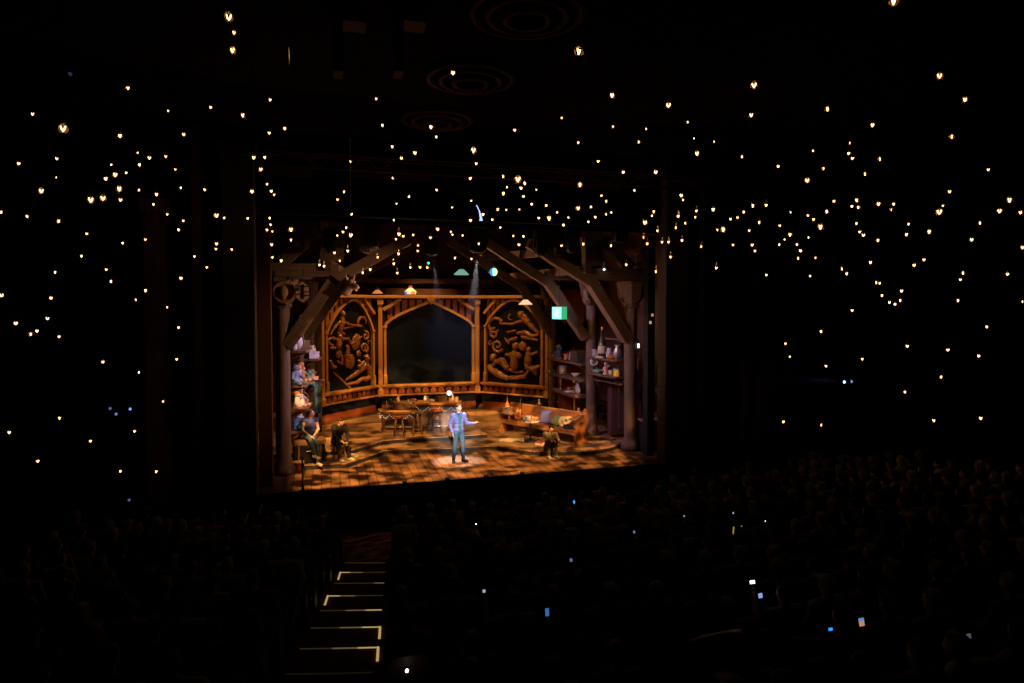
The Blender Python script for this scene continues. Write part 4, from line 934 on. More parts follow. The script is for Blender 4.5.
# trunks and instruments under the left shelves
t = thing('travel_trunk', 'dark travel trunk under the seated woman at the left', 'trunk', tuple(at_z(309, 462, ZL)[:2]) + (ZL,), R(8))
MB().box((0, 0, .28), (.86, .46, .5), bev=.02).build('body', mat('black trunk hide', (.010, .008, .008), .9, .3, 10, spec=.05), t); MB().box((0, 0, .62), (.90, .50, .17), bev=.04).build('lid', mat('dark tan lid', (.16, .08, .035), .6), t)
for s in (-.3, .3): MB().box((s, 0, .35), (.05, .49, .69), bev=.004).build('strap', OAKD, t)
MB().tube([(-.09, -.26, .36), (-.08, -.30, .38), (.08, -.30, .38), (.09, -.26, .36)], .012).build('handle', BRASS, t); MB().box((0, -.24, .53), (.08, .03, .08)).build('latch', BRASS, t)
TRUNK = t
def guitar(label, loc, rot, m, s=1.0, dark=OAKD):
    t = thing('guitar', label, 'guitar', loc, 0); t.rotation_euler = rot
    g = MB(); pr = []
    for i in range(36):
        a = 2 * PI * i / 36; z = math.cos(a); x = math.sin(a) * (.19 if z < 0 else .145) * (1 - .22 * math.exp(-((z - .12) / .28) ** 2)); pr.append((x * s, (z * .245 + .245) * s))
    g.prism_y(pr, -.045 * s, .045 * s); g.build('body', m, t)
    MB().lathe([(.045 * s, -.003), (.045 * s, .0)], (0, -.046 * s, .30 * s), 18, 'y').build('sound_hole', BLACKM, t)
    MB().box((0, -.05 * s, .14 * s), (.12 * s, .015 * s, .025 * s)).build('bridge', dark, t)
    MB().box((0, -.045 * s, .66 * s), (.05 * s, .03 * s, .52 * s), bev=.006).build('neck', dark if dark is not OAKD else TAN, t)
    MB().box((0, -.04 * s, .97 * s), (.075 * s, .025 * s, .15 * s), bev=.006).build('headstock', dark, t)
    st = MB()
    for k in range(6): st.rod(((k - 2.5) * .007 * s, -.064 * s, .14 * s), ((k - 2.5) * .006 * s, -.064 * s, .93 * s), .0012 * s, seg=4)
    st.build('strings', PEWT, t); return t
a = at_z(299, 455, ZL)
guitar('blue and orange guitar leaning by the left front column', (a.x - .1, a.y + .25, ZL + .35), (R(-12), R(18), R(20)), ORANGE, 1.0)
prop('sack', 'blue sack hanging over the orange guitar at left', (a.x + .05, a.y + .18, ZL + .72), BLUE, .9, .3)
t = thing('crate', 'open dark crate under the orange guitar at left', 'crate', (a.x - .05, a.y + .25, ZL), R(10))
for k in range(3):
    for s in (-1, 1): MB().box((0, s * .2, .06 + .12 * k), (.6, .02, .09), bev=.004).build('slat', TAN, t); MB().box((s * .3, 0, .06 + .12 * k), (.02, .4, .09), bev=.004).build('slat', TAN, t)
MB().box((0, 0, .015), (.6, .4, .03)).build('bottom', OAKD, t)
a = at_z(330, 456, ZL)
t = thing('suitcase', 'tan suitcase standing between the two seated figures at left', 'suitcase', (a.x, a.y + .25, ZL), R(-4))
MB().box((0, 0, .27), (.62, .2, .5), bev=.04).build('body', mat('tan suitcase hide', (.34, .19, .07), .6, .3, 6), t); MB().tube([(-.08, 0, .52), (-.07, 0, .56), (.07, 0, .56), (.08, 0, .52)], .012).build('handle', OAKD, t)
for s in (-.18, .18): MB().box((s, -.105, .44), (.05, .02, .06)).build('clasp', BRASS, t)
a = at_z(294, 471, 0)
t = thing('box_step', 'small red and brown box at the left end of the low platform', 'box', (a.x, a.y - .12, 0), R(4))
MB().box((0, 0, .13), (.5, .22, .26), bev=.01).build('body', OAKD, t); MB().box((0, 0, .275), (.56, .26, .03), bev=.008).build('lid', TAN, t); MB().box((.17, -.115, .13), (.12, .02, .2)).build('red_panel', RED, t)
# ------------------------------------------------------------------ the bar
def swag(t, pts, n):
    for i in range(n):
        u = i / (n - 1) * (len(pts) - 1); k = min(int(u), len(pts) - 2); f = u - k
        a, c2 = Vector(pts[k]), Vector(pts[k + 1]); p = a.lerp(c2, f); p.z -= .13 * abs(math.sin(PI * u * .9)) + .0
        MB().ball(p, .014, 6, 4).build('fairy_light', lamp('fairy light', (.95, .75, .62), .8), t)
def bar(label, px0, px1, py_base, ztop, dep, m, rnd):
    A, Bq = at_z(px0, py_base, ZU), at_z(px1, py_base, ZU)
    d = Bq - A; L = d.length; ang = math.atan2(d.y, d.x)
    t = thing('bar_counter', label, 'bar counter', (A.x, A.y, ZU), ang, 'bar counters')
    H = ztop - ZU
    def outline(o):
        if not rnd: return [(-o, -o), (L + o, -o), (L + o, dep + o), (-o, dep + o)]
        pts = [(L + o, -o), (L + o, dep + o)]
        for i in range(9):
            a = PI / 2 + PI * i / 8; pts.append((dep / 2 + (dep / 2 + o) * math.cos(a), dep / 2 + (dep / 2 + o) * math.sin(a)))
        return pts
    MB().prism(outline(-.03), 0, H - .06).build('body', m, t); MB().prism(outline(.07), H - .06, H).build('counter_top', OAK, t)
    MB().prism(outline(.0), 0, .09).build('plinth', OAKD, t); MB().prism(outline(.02), H - .14, H - .06).build('moulding', OAKD, t)
    n = int(L / .42)
    for i in range(n):
        x = (dep * .4 if rnd else .02) + (L - (dep * .4 if rnd else 0)) * (i + .5) / n
        MB().box((x, .02, H * .45), (L / n * .72, .03, H * .6), bev=.012).build('front_panel', m, t)
    rail = [(dep * .4 if rnd else 0, -.14, .22), (L, -.14, .22)]; MB().tube(rail, .022).build('foot_rail', PEWT, t, True)
    for x in (dep * .5, L - .15): MB().rod((x, -.14, .22), (x, .03, .22), .014).build('rail_bracket', PEWT, t)
    pts = [(x, -.05, H - .15) for x in [L * k / 4 for k in range(5)]]
    if rnd: pts = [(-.05, dep * .45, H - .16), (.06, .08, H - .16)] + pts[1:]
    swag(t, pts, 26)
    return t, (lambda x, y, z=0: (A.x + x * math.cos(ang) - y * math.sin(ang), A.y + x * math.sin(ang) + y * math.cos(ang), ztop + z)), L
PANB = mat('dark bar panelling', (.075, .042, .028), .5, .35, 6)
b1, P1, L1 = bar('left bar counter, low with a rounded end and fairy lights', 379, 415, 432.5, 1.04, .62, PANB, True)
b2_, P2, L2 = bar('right bar counter, taller grey brown one behind the standing man', 417, 458, 431.5, 1.27, .60, mat('grey brown bar panelling', (.17, .13, .11), .5, .35, 6), False)
GB = 'things on the bar counters'
prop('bottle', 'mustard yellow bottle at the rounded end of the left bar', P1(.22, .25), YEL, .75, 0, GB)
prop('bottle', 'dark bottle beside the yellow one on the left bar', P1(.36, .34), DGLASS, .9, 0, GB)
t = thing('crate', 'brown wicker crate standing on the left bar', 'crate', P1(.82, .32)); MB().box((0, 0, .125), (.72, .36, .25), bev=.03).build('body', mat('wicker', (.17, .10, .07), .8, .6, 40), t); MB().box((0, 0, .255), (.76, .40, .03), bev=.012).build('rim', TAN, t)
for s in (-1, 1): MB().tube([(s * .37, -.08, .15), (s * .42, -.06, .17), (s * .42, .06, .17), (s * .37, .08, .15)], .012).build('handle', TAN, t)
a = P1(.62, .32); prop('figurine', 'pink figurine on the wicker crate of the left bar', (a[0], a[1], a[2] + .27), PINK, .9, 0, GB, PINK)
t = thing('flower_bunch', 'red and green flower bunch between the two bar counters', 'flowers', P1(L1 - .1, .25))
MB().lathe([(.06, 0), (.09, .08), (.07, .16), (.09, .19)], seg=12).build('pot', TAN, t, True)
for i in range(14):
    a = random.random() * 6.28; r = random.uniform(.05, .2); z = random.uniform(.2, .36)
    MB().tube([(0, 0, .15), (r * .5 * math.cos(a), r * .5 * math.sin(a), .22), (r * math.cos(a), r * math.sin(a), z)], .006, 5).build('stem', GREEN, t)
    f = MB()
    for k in range(6): f.ball((r * math.cos(a) + .03 * math.cos(k), r * math.sin(a) + .03 * math.sin(k), z), (.026, .026, .018), 6, 4)
    f.build('bloom', (RED, GREEN, ORANGE, WHITE)[i % 4], t, True)
for x, y, k, lb, m, s in ((.25, .3, 'jug', 'pewter jug at the left of the right bar', PEWT, .75), (.5, .25, 'bowl', 'pewter bowl on the right bar', PEWT, 1.0), (.82, .3, 'box', 'dark box in the middle of the right bar', OAKD, 1.1), (1.15, .2, 'mug', 'brown mug left of the white globe lamp', TAN, 1.1),
                          (L2 - .22, .28, 'bottle', 'tall clear bottle right of the white globe lamp', PEWT, 1.15), (L2 - .08, .25, 'tin', 'brown tin at the right end of the right bar', TAN, .9)):
    prop(k, lb, P2(x, y), m, s, .3, GB)
t = thing('globe_lamp', 'small white globe lamp glowing on the right bar', 'lamp', P2(L2 * .77, .25)); MB().lathe([(.09, 0), (.09, .02), (.02, .04), (.02, .22), (.05, .24)], seg=14).build('base', BRASS, t, True); MB().ball((0, 0, .31), .082, 16, 12).build('globe', GLOBE, t, True)
def stool(label, px, py, h, r, m, rz=0):
    a = at_z(px, py, ZU if py < 437 else ZL); t = thing('bar_stool', label, 'bar stool', a, rz, 'bar stools')
    MB().lathe([(r * .9, h - .06), (r, h - .045), (r, h - .01), (r * .9, h), (.001, h + .006)], seg=20).build('seat', m, t, True)
    for k in range(4):
        q_ = PI / 4 + k * PI / 2; MB().rod((r * .6 * math.cos(q_), r * .6 * math.sin(q_), h - .05), (r * 1.05 * math.cos(q_), r * 1.05 * math.sin(q_), 0), .022, .018).build('leg', OAKD, t, True)
    for z in (.2, .38):
        rr = r * (1.05 - .45 * z / h) ; MB().tube([(rr * math.cos(PI / 4 + k * PI / 2), rr * math.sin(PI / 4 + k * PI / 2), z) for k in range(5)], .013).build('stretcher', OAKD, t, True)
stool('bar stool with a round orange seat before the left bar', 399, 436.3, .74, .22, ORANGE)
stool('dark bar stool with a pale seat, between the two bars', 417, 434.5, .80, .21, col('pale worn seat', (.30, .26, .18)))
stool('bar stool with a red seat in front of the right bar', 436.5, 432.3, .80, .2, RED)

# ------------------------------------------------------------------ pew, cushions, guitars and tables at right
pa, pb = at_z(500.5, 431.5, ZL), at_z(575.5, 445.5, ZL)
d = pb - pa; PL = d.length; PA = math.atan2(d.y, d.x)
t = thing('church_pew', 'long orange brown wooden pew at the right of the stage', 'pew', (pa.x, pa.y, ZL), PA)
PEWW = mat('pew wood', (.29, .115, .035), .45, .35, 5, (.5, 4, 4))
SH, SD = .46, .46
def PW(x, y, z=0): return (pa.x + x * math.cos(PA) - y * math.sin(PA), pa.y + x * math.sin(PA) + y * math.cos(PA), ZL + z)
MB().box((PL / 2, .23, SH - .02), (PL - .05, SD, .045), bev=.012).build('seat', PEWW, t)
bk = MB(); bk.box((PL / 2, SD + .06, .76), (PL - .05, .035, .42), bev=.008, rot=Matrix.Rotation(R(-8), 3, 'X')); bk.build('backrest', PEWW, t)
MB().box((PL / 2, SD + .10, .985), (PL, .07, .06), bev=.02).build('top_rail', OAK, t)
MB().box((PL / 2, .02, SH - .09), (PL - .1, .03, .1), bev=.006).build('front_apron', PEWW, t)
for x, nm in ((.02, 'end_panel'), (PL - .03, 'end_panel')):
    e = MB(); hz = 1.08 if x > 1 else .72
    prof = [(-.02, 0), (SD + .16, 0), (SD + .2, hz), (SD + .02, hz + .02), (SD - .06, .72), (-.04, .66), (-.04, .58), (.02, .5)]
    vs = [Vector((x - .03, p[0], p[1])) for p in prof] + [Vector((x + .03, p[0], p[1])) for p in prof]; n = len(prof)
    e._add(vs, [tuple(range(n)), tuple(range(2 * n - 1, n - 1, -1))] + [(i, n + i, n + (i + 1) % n, (i + 1) % n) for i in range(n)])
    e.build(nm, PEWW, t); MB().box((x, SD * .55, .05), (.11, SD + .3, .1), bev=.015).build('foot', PEWW, t)
MB().rod((PL - .03, SD + .1, 1.08), (PL - .03, SD + .1, 1.13), .05).build('finial', PEWW, t, True)
e = MB(); e.prism_y([(PL * .6 - .14, 0), (PL * .6 + .14, 0), (PL * .6 + .05, SH - .05), (PL * .6 - .05, SH - .05)], .1, .15); e.build('middle_support', PEWW, t)
# things on and around the pew
t = thing('crate', 'small open crate table standing on the left end of the pew', 'crate', PW(.20, .16, SH), PA)
MB().box((0, 0, .22), (.62, .42, .03), bev=.006).build('top', mat('pale crate top', (.52, .34, .22), .6, .2, 8), t)
for x in (-.22, .22):
    for y in (-.16, .16): MB().box((x, y, .105), (.035, .035, .21)).build('leg', TAN, t)
MB().box((0, .16, .08), (.42, .02, .1)).build('stretcher', TAN, t)
a = PW(.22, .14, SH + .235); prop('box', 'pink white box on the crate table at the pew', a, col('pink white card', (.75, .52, .38)), .95, PA, None, WHITE)
a = PW(.10, .25, SH + .235); BO = prop('bottle', 'tall orange glass bottle on the crate table at the pew', a, ORANGE, 1.55, 0, None, PINK)
guitar('small orange red guitar leaning on the pew back at left', PW(.66, .20, SH + .03), (R(-14), R(6), PA + R(25)), ORANGE, .80, BLACKM)
t = thing('cloth_bundle', 'cream cloth draped on the pew behind the round table', 'cloth', PW(1.18, .26, SH), PA)
cl = MB(); cl.ball((0, .08, .10), (.17, .07, .12)); cl.ball((.10, -.02, .05), (.16, .10, .05)); cl.ball((-.10, .02, .07), (.10, .09, .08)); link('folds', cl.remesh('folds', .02, 2), mat('cream cloth', (.66, .50, .30), .8, .25, 9), t)
MB().box((.08, -.10, .12), (.22, .03, .16), rot=Matrix.Rotation(R(-20), 3, 'X')).build('trim', PINK, t)
def cushion(label, loc, rot, s, m):
    t = thing('cushion', label, 'cushion', loc, 0, 'cushions on the pew'); t.rotation_euler = rot
    k = MB(); n = 8
    def z(u, v, sg): return sg * .075 * (max(0, 1 - u ** 4) * max(0, 1 - v ** 4)) ** .5
    grid = {}
    vs = []; fs = []
    for sg in (1, -1):
        for i in range(n + 1):
            for j in range(n + 1):
                u, v = 2 * i / n - 1, 2 * j / n - 1; pn = 1 - .06 * (u * u + v * v) + .07 * (u * v) ** 2
                vs.append(Vector((u * s / 2 * pn, z(u, v, sg), s / 2 + v * s / 2 * pn)))
    for q_ in (0, (n + 1) ** 2):
        for i in range(n):
            for j in range(n): a = q_ + i * (n + 1) + j; fs.append((a, a + 1, a + n + 2, a + n + 1))
    k._add(vs, fs); bmesh.ops.remove_doubles(k.bm, verts=k.bm.verts, dist=.0005); k.build('cover', m, t, True)
    pp = MB(); pts = []
    for i in range(33):
        a = i / 32 * 4; sd = int(a) % 4; f = (a - int(a)) * 2 - 1
        u, v = ((f, -1), (1, f), (-f, 1), (-1, -f))[sd]; pn = 1 - .06 * (u * u + v * v) + .07 * (u * v) ** 2
        pts.append((u * s / 2 * pn, 0, s / 2 + v * s / 2 * pn))
    pp.tube(pts, .008, 6).build('piping', m, t, True)
cushion('large blue cushion leaning on the pew back', PW(1.80, .30, SH), (R(-16), 0, PA), .50, mat('blue cushion cloth', (.10, .11, .33), .8, .2, 20))
cushion('rust cushion beside the blue one on the pew', PW(2.17, .36, SH), (R(-14), 0, PA), .40, mat('rust cushion cloth', (.30, .10, .04), .8, .2, 20))
cushion('olive green cushion in front of the rust one', PW(2.30, .26, SH), (R(-18), R(8), PA), .38, mat('olive cushion cloth', (.20, .24, .08), .8, .2, 20))
g = guitar('cream acoustic guitar lying with its neck towards the pew end', PW(2.56, .20, SH + .14), (R(-12), R(66), PA), col('cream guitar top', (.80, .58, .25), .35), 1.0, TAN)
t = thing('dark_cloth', 'dark jacket folded on the pew under the guitar neck', 'jacket', PW(2.92, .24, SH), PA)
cl = MB(); cl.ball((0, 0, .07), (.20, .15, .08)); cl.ball((.03, -.12, -.03), (.13, .06, .12)); link('folds', cl.remesh('folds', .02, 2), mat('navy black cloth', (.025, .025, .04), .9, .2, 10), t); MB().tube([(-.12, -.12, .12), (0, -.16, .14), (.14, -.12, .11)], .02).build('collar', BLACK, t, True)
# round pedestal table
a = at_z(530.5, 441.5, ZL); t = thing('pedestal_table', 'round white topped table on a black pedestal before the pew', 'table', a)
TH = .70
MB().lathe([(.30, TH - .03), (.31, TH - .02), (.31, TH), (.001, TH)], seg=28).build('tabletop', mat('pale blue white top', (.60, .62, .68), .4, .1, 9), t, True)
MB().lathe([(.03, .03), (.03, TH - .03)], seg=12).build('column', BLACKM, t, True); MB().lathe([(.24, 0), (.24, .02), (.06, .05), (.03, .08)], seg=24).build('base', BLACKM, t, True)
TT = (a.x, a.y, a.z + TH)
prop('bowl', 'white bowl at the left of the round table top', (TT[0] - .15, TT[1] + .02, TT[2]), WHITE, .9, 0, 'things on the round table')
prop('book', 'pink and white papers on the round table top', (TT[0] - .02, TT[1] - .08, TT[2]), PINK, .9, .4, 'things on the round table')
prop('box', 'pale blue and white box on the round table top', (TT[0] - .10, TT[1] + .12, TT[2]), mat('pale blue card', (.60, .66, .85), .6), .75, .2, 'things on the round table', WHITE)
prop('mug', 'blue mug on the round table top', (TT[0] + .02, TT[1] + .12, TT[2]), BLUE, 1.0, .4, 'things on the round table')
t = thing('pumpkin', 'small round orange pumpkin at the right of the round table', 'pumpkin', (TT[0] + .19, TT[1], TT[2]))
f = MB()
for k in range(9): f.ball((.045 * math.cos(k * .698), .045 * math.sin(k * .698), .06), (.05, .05, .062), 10, 8)
f.build('flesh', ORANGE, t, True); MB().tube([(0, 0, .11), (.005, 0, .135), (.02, 0, .15)], .01).build('stem', GREEN, t, True)
# papers and books on the floor
a = at_z(512, 440.5, ZL); t = thing('paper_sheet', 'large cream sheet lying on the platform before the pew', 'sheet', a, R(-16))
k = MB(); n = 8; vs = []; fs = []
for i in range(n + 1):
    for j in range(5): vs.append(Vector((-.42 + .84 * i / n, -.24 + .48 * j / 4, .012 + .010 * math.sin(i * 1.3 + j))))
for i in range(n):
    for j in range(4): q0 = i * 5 + j; fs.append((q0, q0 + 1, q0 + 6, q0 + 5))
k._add(vs, fs); o = k.build('sheet', mat('cream paper', (.70, .56, .34), .8, .1, 6), t); sm = o.modifiers.new('s', 'SOLIDIFY'); sm.thickness = .006
MB().box((.05, .1, .028), (.30, .2, .012), R(20)).build('folded_corner', CREAM, t)
a = at_z(541, 444.5, ZL); prop('book', 'white book on the floor beside the seated person at right', a, WHITE, 1.1, .3); a.z += .05; prop('book', 'red book lying on top of the white book', a, RED, .95, .5)
a = PW(1.05, SD + .45, .0); t = thing('plant_stand', 'slim stand with a small brass lantern behind the pew', 'stand', a); MB().rod((0, 0, 0), (0, 0, 1.0), .02).build('column', BLACKM, t); MB().lathe([(.15, 0), (.15, .02), (.02, .04)], seg=14).build('base', BLACKM, t); MB().lathe([(.1, .99), (.1, 1.01)], seg=14).build('top', OAKD, t)
prop('lantern', 'small brass lantern behind the middle of the pew', (a[0], a[1], a[2] + 1.01), BRASS, .5)
a = at_z(577, 437, ZL); t = thing('floor_stand', 'tall thin stand behind the right end of the pew', 'stand', (a.x + .25, a.y + .9, ZL)); MB().rod((0, 0, 0), (0, 0, 1.75), .018).build('column', BRASS, t); MB().lathe([(.16, 0), (.16, .02), (.02, .04)], seg=14).build('base', BLACKM, t); MB().lathe([(.03, 1.75), (.06, 1.80), (.05, 1.82)], seg=12).build('cup', BRASS, t)
a2 = PW(PL - .30, SD + .10, 1.015); prop('figurine', 'pale figurine on the top rail near the right pew end', a2, PINK, .55, 0)

# ------------------------------------------------------------------ hanging lamps
CT = 9.0
def cordto(t, z0, r=.006): MB().rod((0, 0, z0), (0, 0, CT - t.location.z), r, seg=5).build('cord', BLACKM, t)
def pend(label, px, py, y, kind, c, st, s=1.0):
    a = at_y(px, py, y); t = thing('pendant_lamp', label, 'pendant lamp', a, 0, 'coloured pendant lamps over the stage')
    m = lamp('shade ' + label, c, st)
    if kind == 'glass':
        n = 8; cols = [(1, .75, .35), (1, .35, .06), (.3, .8, .2), (1, .65, .2), (.1, .25, 1), (1, .8, .3), (1, .25, .05), (.9, .8, .3)]
        MB().lathe([(.06 * s, .16 * s), (.22 * s, .02 * s), (.215 * s, .01 * s), (.055 * s, .15 * s)], seg=8).build('shade', m, t)
        for k in range(n):
            a0, a1 = 2 * PI * k / n, 2 * PI * (k + 1) / n
            q_ = MB(); q_._add([Vector((.22 * s * math.cos(a0), .22 * s * math.sin(a0), .02 * s)), Vector((.22 * s * math.cos(a1), .22 * s * math.sin(a1), .02 * s)), Vector((.19 * s * math.cos(a1), .19 * s * math.sin(a1), -.08 * s)), Vector((.19 * s * math.cos(a0), .19 * s * math.sin(a0), -.08 * s))], [(0, 1, 2, 3)])
            o = q_.build('glass_pane', lamp('pane %d %.1f' % (k, st), cols[k], st * .6), t); o.modifiers.new('s', 'SOLIDIFY').thickness = .008
        MB().lathe([(.07 * s, .16 * s), (.075 * s, .22 * s), (.02, .25 * s)], seg=12).build('cap', lamp('red cap %.2f' % st, (.8, .12, .02), .25 * st), t, True)
        cordto(t, .25 * s)
    elif kind == 'shade':
        MB().lathe([(.08 * s, .15 * s), (.24 * s, 0), (.25 * s, -.025 * s), (.235 * s, -.025 * s), (.07 * s, .135 * s)], seg=12).build('shade', m, t); MB().lathe([(.09 * s, .15 * s), (.09 * s, .22 * s), (.02, .26 * s)], seg=12).build('cap', mat('lamp cap', (.06, .10, .08), .5), t, True)
        MB().ball((0, 0, .03 * s), .05 * s).build('bulb', lamp('bulb ' + label, c, st * 2), t, True); cordto(t, .25 * s)
    elif kind == 'ball':
        cs = [(1, .7, .1), (1, .2, .05), (.03, .20, 1), (.35, 1, .35), (.9, 1, .5), (1, .3, .1)]; n = 12
        for k in range(6):
            q_ = MB(); vs = []; rg = 8
            for j in range(rg + 1):
                th = -PI / 2 + PI * j / rg
                for i in range(3):
                    ph = 2 * PI * (k + i / 2) / 6 + 1.05 ; vs.append(Vector((.15 * s * math.cos(th) * math.cos(ph), .15 * s * math.cos(th) * math.sin(ph), .15 * s * math.sin(th))))
            fs = [(j * 3 + i, j * 3 + i + 1, j * 3 + i + 4, j * 3 + i + 3) for j in range(rg) for i in range(2)]
            q_._add(vs, fs); q_.build('glass_segment', lamp('segment %d' % k, cs[k], st * (1.0)), t, True)
        MB().lathe([(.03, .14 * s), (.03, .22 * s), (.01, .24 * s)], seg=8).build('cap', BRASS, t, True); cordto(t, .22 * s)
        MB().ball((-.19 * s, 0, -.02), .03).build('bead', lamp('red bead', (.8, .1, .05), .4), t, True); MB().rod((-.19 * s, 0, -.02), (-.1 * s, 0, .08 * s), .004).build('wire', BLACKM, t)
    return t
pend('small amber pendant lamp above the left post of the screen', 377.5, 293, 7.2, 'shade', (1, .34, .08), .55, .78)
pend('stained glass pendant lamp with coloured rim above the screen', 410.5, 292, 7.2, 'glass', (1, .62, .25), 1.4, 1.0)
pend('pale green pendant lamp shade above the middle of the stage', 461.5, 274, 6.6, 'shade', (.30, .62, .48), .55, 1.15)
pend('multicoloured glass ball lamp right of the pale green shade', 493.5, 272, 6.2, 'ball', (1, 1, 1), 1.7, 1.0)
pend('cream pendant lamp shade in front of the right bay', 525.5, 304, 5.6, 'shade', (1, .66, .36), 1.0, 1.05)
a = at_y(428, 262, 6.0); t = thing('stage_lantern', 'small teal glowing stage lantern above the screen', 'stage light', a)
MB().lathe([(.07, -.05), (.08, .0), (.08, .22), (.05, .26)], seg=14, axis='z').build('housing', BLACKM, t, True); MB().ball((0, -.03, -.03), .055).build('lens', lamp('teal lens', (.05, .85, .80), 2.4), t, True); cordto(t, .25, .012)
a = at_y(604, 269, 1.6); t = thing('stage_lantern', 'small pale blue stage lantern on the front right rafter', 'stage light', a)
MB().lathe([(.04, .0), (.05, .04), (.05, .2), (.03, .24)], seg=12).build('housing', mat('blue grey housing', (.2, .22, .4), .4), t, True); MB().ball((0, -.01, -.01), .04).build('lens', lamp('blue white lens', (.7, .75, 1), 2.5), t, True); cordto(t, .23)
# glowing green box sign
a = at_y(559.5, 313, 3.2); t = thing('exit_sign', 'glowing green box sign with a white running figure, hanging at right', 'sign', a, R(-60))
GW, GH = .42, .42
MB().box((0, 0, 0), (GW, .28, GH), bev=.01).build('box', lamp('green sign side', (.05, .62, .24), .75), t)
MB().box((0, -.143, 0), (GW - .03, .006, GH - .03)).build('face', lamp('green sign face', (.22, .95, .70), 1.15), t)
f = MB(); f.ball((.03, -.152, .10), (.03, .006, .03)); f.box((.01, -.152, .02), (.05, .008, .11), rot=Matrix.Rotation(R(15), 3, 'Y')); f.box((.06, -.152, .03), (.08, .008, .022), rot=Matrix.Rotation(R(25), 3, 'Y')); f.box((-.04, -.152, .02), (.07, .008, .022), rot=Matrix.Rotation(R(-35), 3, 'Y')); f.box((.03, -.152, -.07), (.03, .008, .11), rot=Matrix.Rotation(R(-30), 3, 'Y')); f.box((-.05, -.152, -.06), (.09, .008, .028), rot=Matrix.Rotation(R(-20), 3, 'Y'))
f.build('running_figure', lamp('white figure', (.95, 1, .95), 2.2), t)
MB().rod((0, 0, GH / 2), (0, 0, CT - a.z), .01).build('hanger', BLACKM, t)
# black hanging fixtures
def fixture(label, px, py, wpx, hpx, y, lit=None):
    a = at_y(px, py, y); sc_ = proj(a)[2] / F; w_, h_ = wpx * sc_, hpx * sc_
    t = thing('moving_light', label, 'stage light', a, 0, 'black hanging stage lights')
    MB().box((0, 0, -h_ * .12), (w_, .34, h_ * .66), bev=.05).build('head', BLACKM, t)
    for s in (-1, 1): MB().box((s * w_ * .56, 0, .05), (w_ * .1, .12, h_ * .55), bev=.01).build('yoke_arm', BLACKM, t)
    MB().box((0, 0, h_ * .36), (w_ * 1.05, .3, h_ * .22), bev=.02).build('base', BLACKM, t); MB().lathe([(w_ * .35, -h_ * .5), (w_ * .4, -h_ * .44)], seg=16).build('lens', DGLASS, t, True)
    MB().rod((0, 0, h_ * .45), (0, 0, CT - a.z), .02).build('hanger', BLACKM, t); return t, h_
t, h_ = fixture('black moving light in the middle, throwing a pale beam down', 478, 236, 17, 34, 2.9)
a0, a1 = at_y(476.5, 205, -.65), at_y(481, 219, -.65)
t = thing('tube_light', 'short blue white light tube hanging from the truss above the stage centre', 'light', a1)
k = MB(); k.tube([a0 - a1, a0.lerp(a1, .5) + Vector((.02, 0, .02)) - a1, Vector((0, 0, .02)), Vector((0, 0, -.04))], [.010, .016, .03, .045]); k.build('tube', lamp('blue white tube', (.40, .55, 1), 1.6), t, True)
MB().rod((a0 - a1).to_tuple(), ((a0 - a1).x, (a0 - a1).y, CEIL - a1.z), .012).build('hanger', BLACKM, t); MB().box((.0, .06, .02), (.10, .05, .14), bev=.01).build('bracket', BLACKM, t)
for lb, px, py, w_, h2 in (('black hanging light left of the front right rafter', 541, 243, 13, 26), ('small black hanging light beside the right post', 571, 240, 10, 26), ('black hanging light right of the right rafters, under the border', 620, 232, 14, 22), ('black hanging light over the stage left of centre', 432, 243, 12, 26), ('black hanging light over the left rafters', 372, 236, 13, 24), ('black hanging light over the left tie beam', 330, 240, 10, 26)):
    fixture(lb, px, py, w_, h2, 3.0 if px == 432 else 1.25)

# thin stage haze, only where the beams show it
def haze(label, a, b2, r0, r1, dens):
    a, b2 = Vector(a), Vector(b2); o = MB().rod((0, 0, 0), b2 - a, r0, r1, 20).build('haze', None); o.location = a
    m = bpy.data.materials.new('haze'); m.use_nodes = True; N = m.node_tree.nodes; K = m.node_tree.links
    N.remove(N['Principled BSDF']); v = N.new('ShaderNodeVolumeScatter'); v.inputs['Anisotropy'].default_value = .2
    tc = N.new('ShaderNodeTexCoord'); dt = N.new('ShaderNodeVectorMath'); dt.operation = 'DOT_PRODUCT'; K.new(tc.outputs['Object'], dt.inputs[0])
    ax = b2 - a; dt.inputs[1].default_value = ax / ax.length_squared
    mr = N.new('ShaderNodeMapRange'); mr.interpolation_type = 'SMOOTHSTEP'; mr.inputs[3].default_value = dens; mr.inputs[4].default_value = 0; K.new(dt.outputs['Value'], mr.inputs[0]); K.new(mr.outputs[0], v.inputs['Density'])
    K.new(v.outputs[0], [n for n in N if n.type == 'OUTPUT_MATERIAL'][0].inputs['Volume']); o.data.materials.append(m)
    tag(o, label, 'haze'); stuff(o)
for lb, f_, dens, ln in (('thin stage haze in the pale beam under the middle moving light', FIXC, .020, 2.8), ('thin stage haze in the pale beam left of the middle', FIXL, .032, 2.6)):
    d = (MANP - f_).normalized(); haze(lb, f_ + d * .12, f_ + d * ln, .07, .10 + ln * .12, dens)
haze('faint blue haze in the beam under the truss', at_y(481.3, 160, -.65), at_y(478.6, 205, -.65), .06, .16, .12)
haze('faint blue haze before the wall spotlight at right', at_d(838, 381.7, 15.57), at_d(750, 376.4, 15.6), .06, .5, .06)
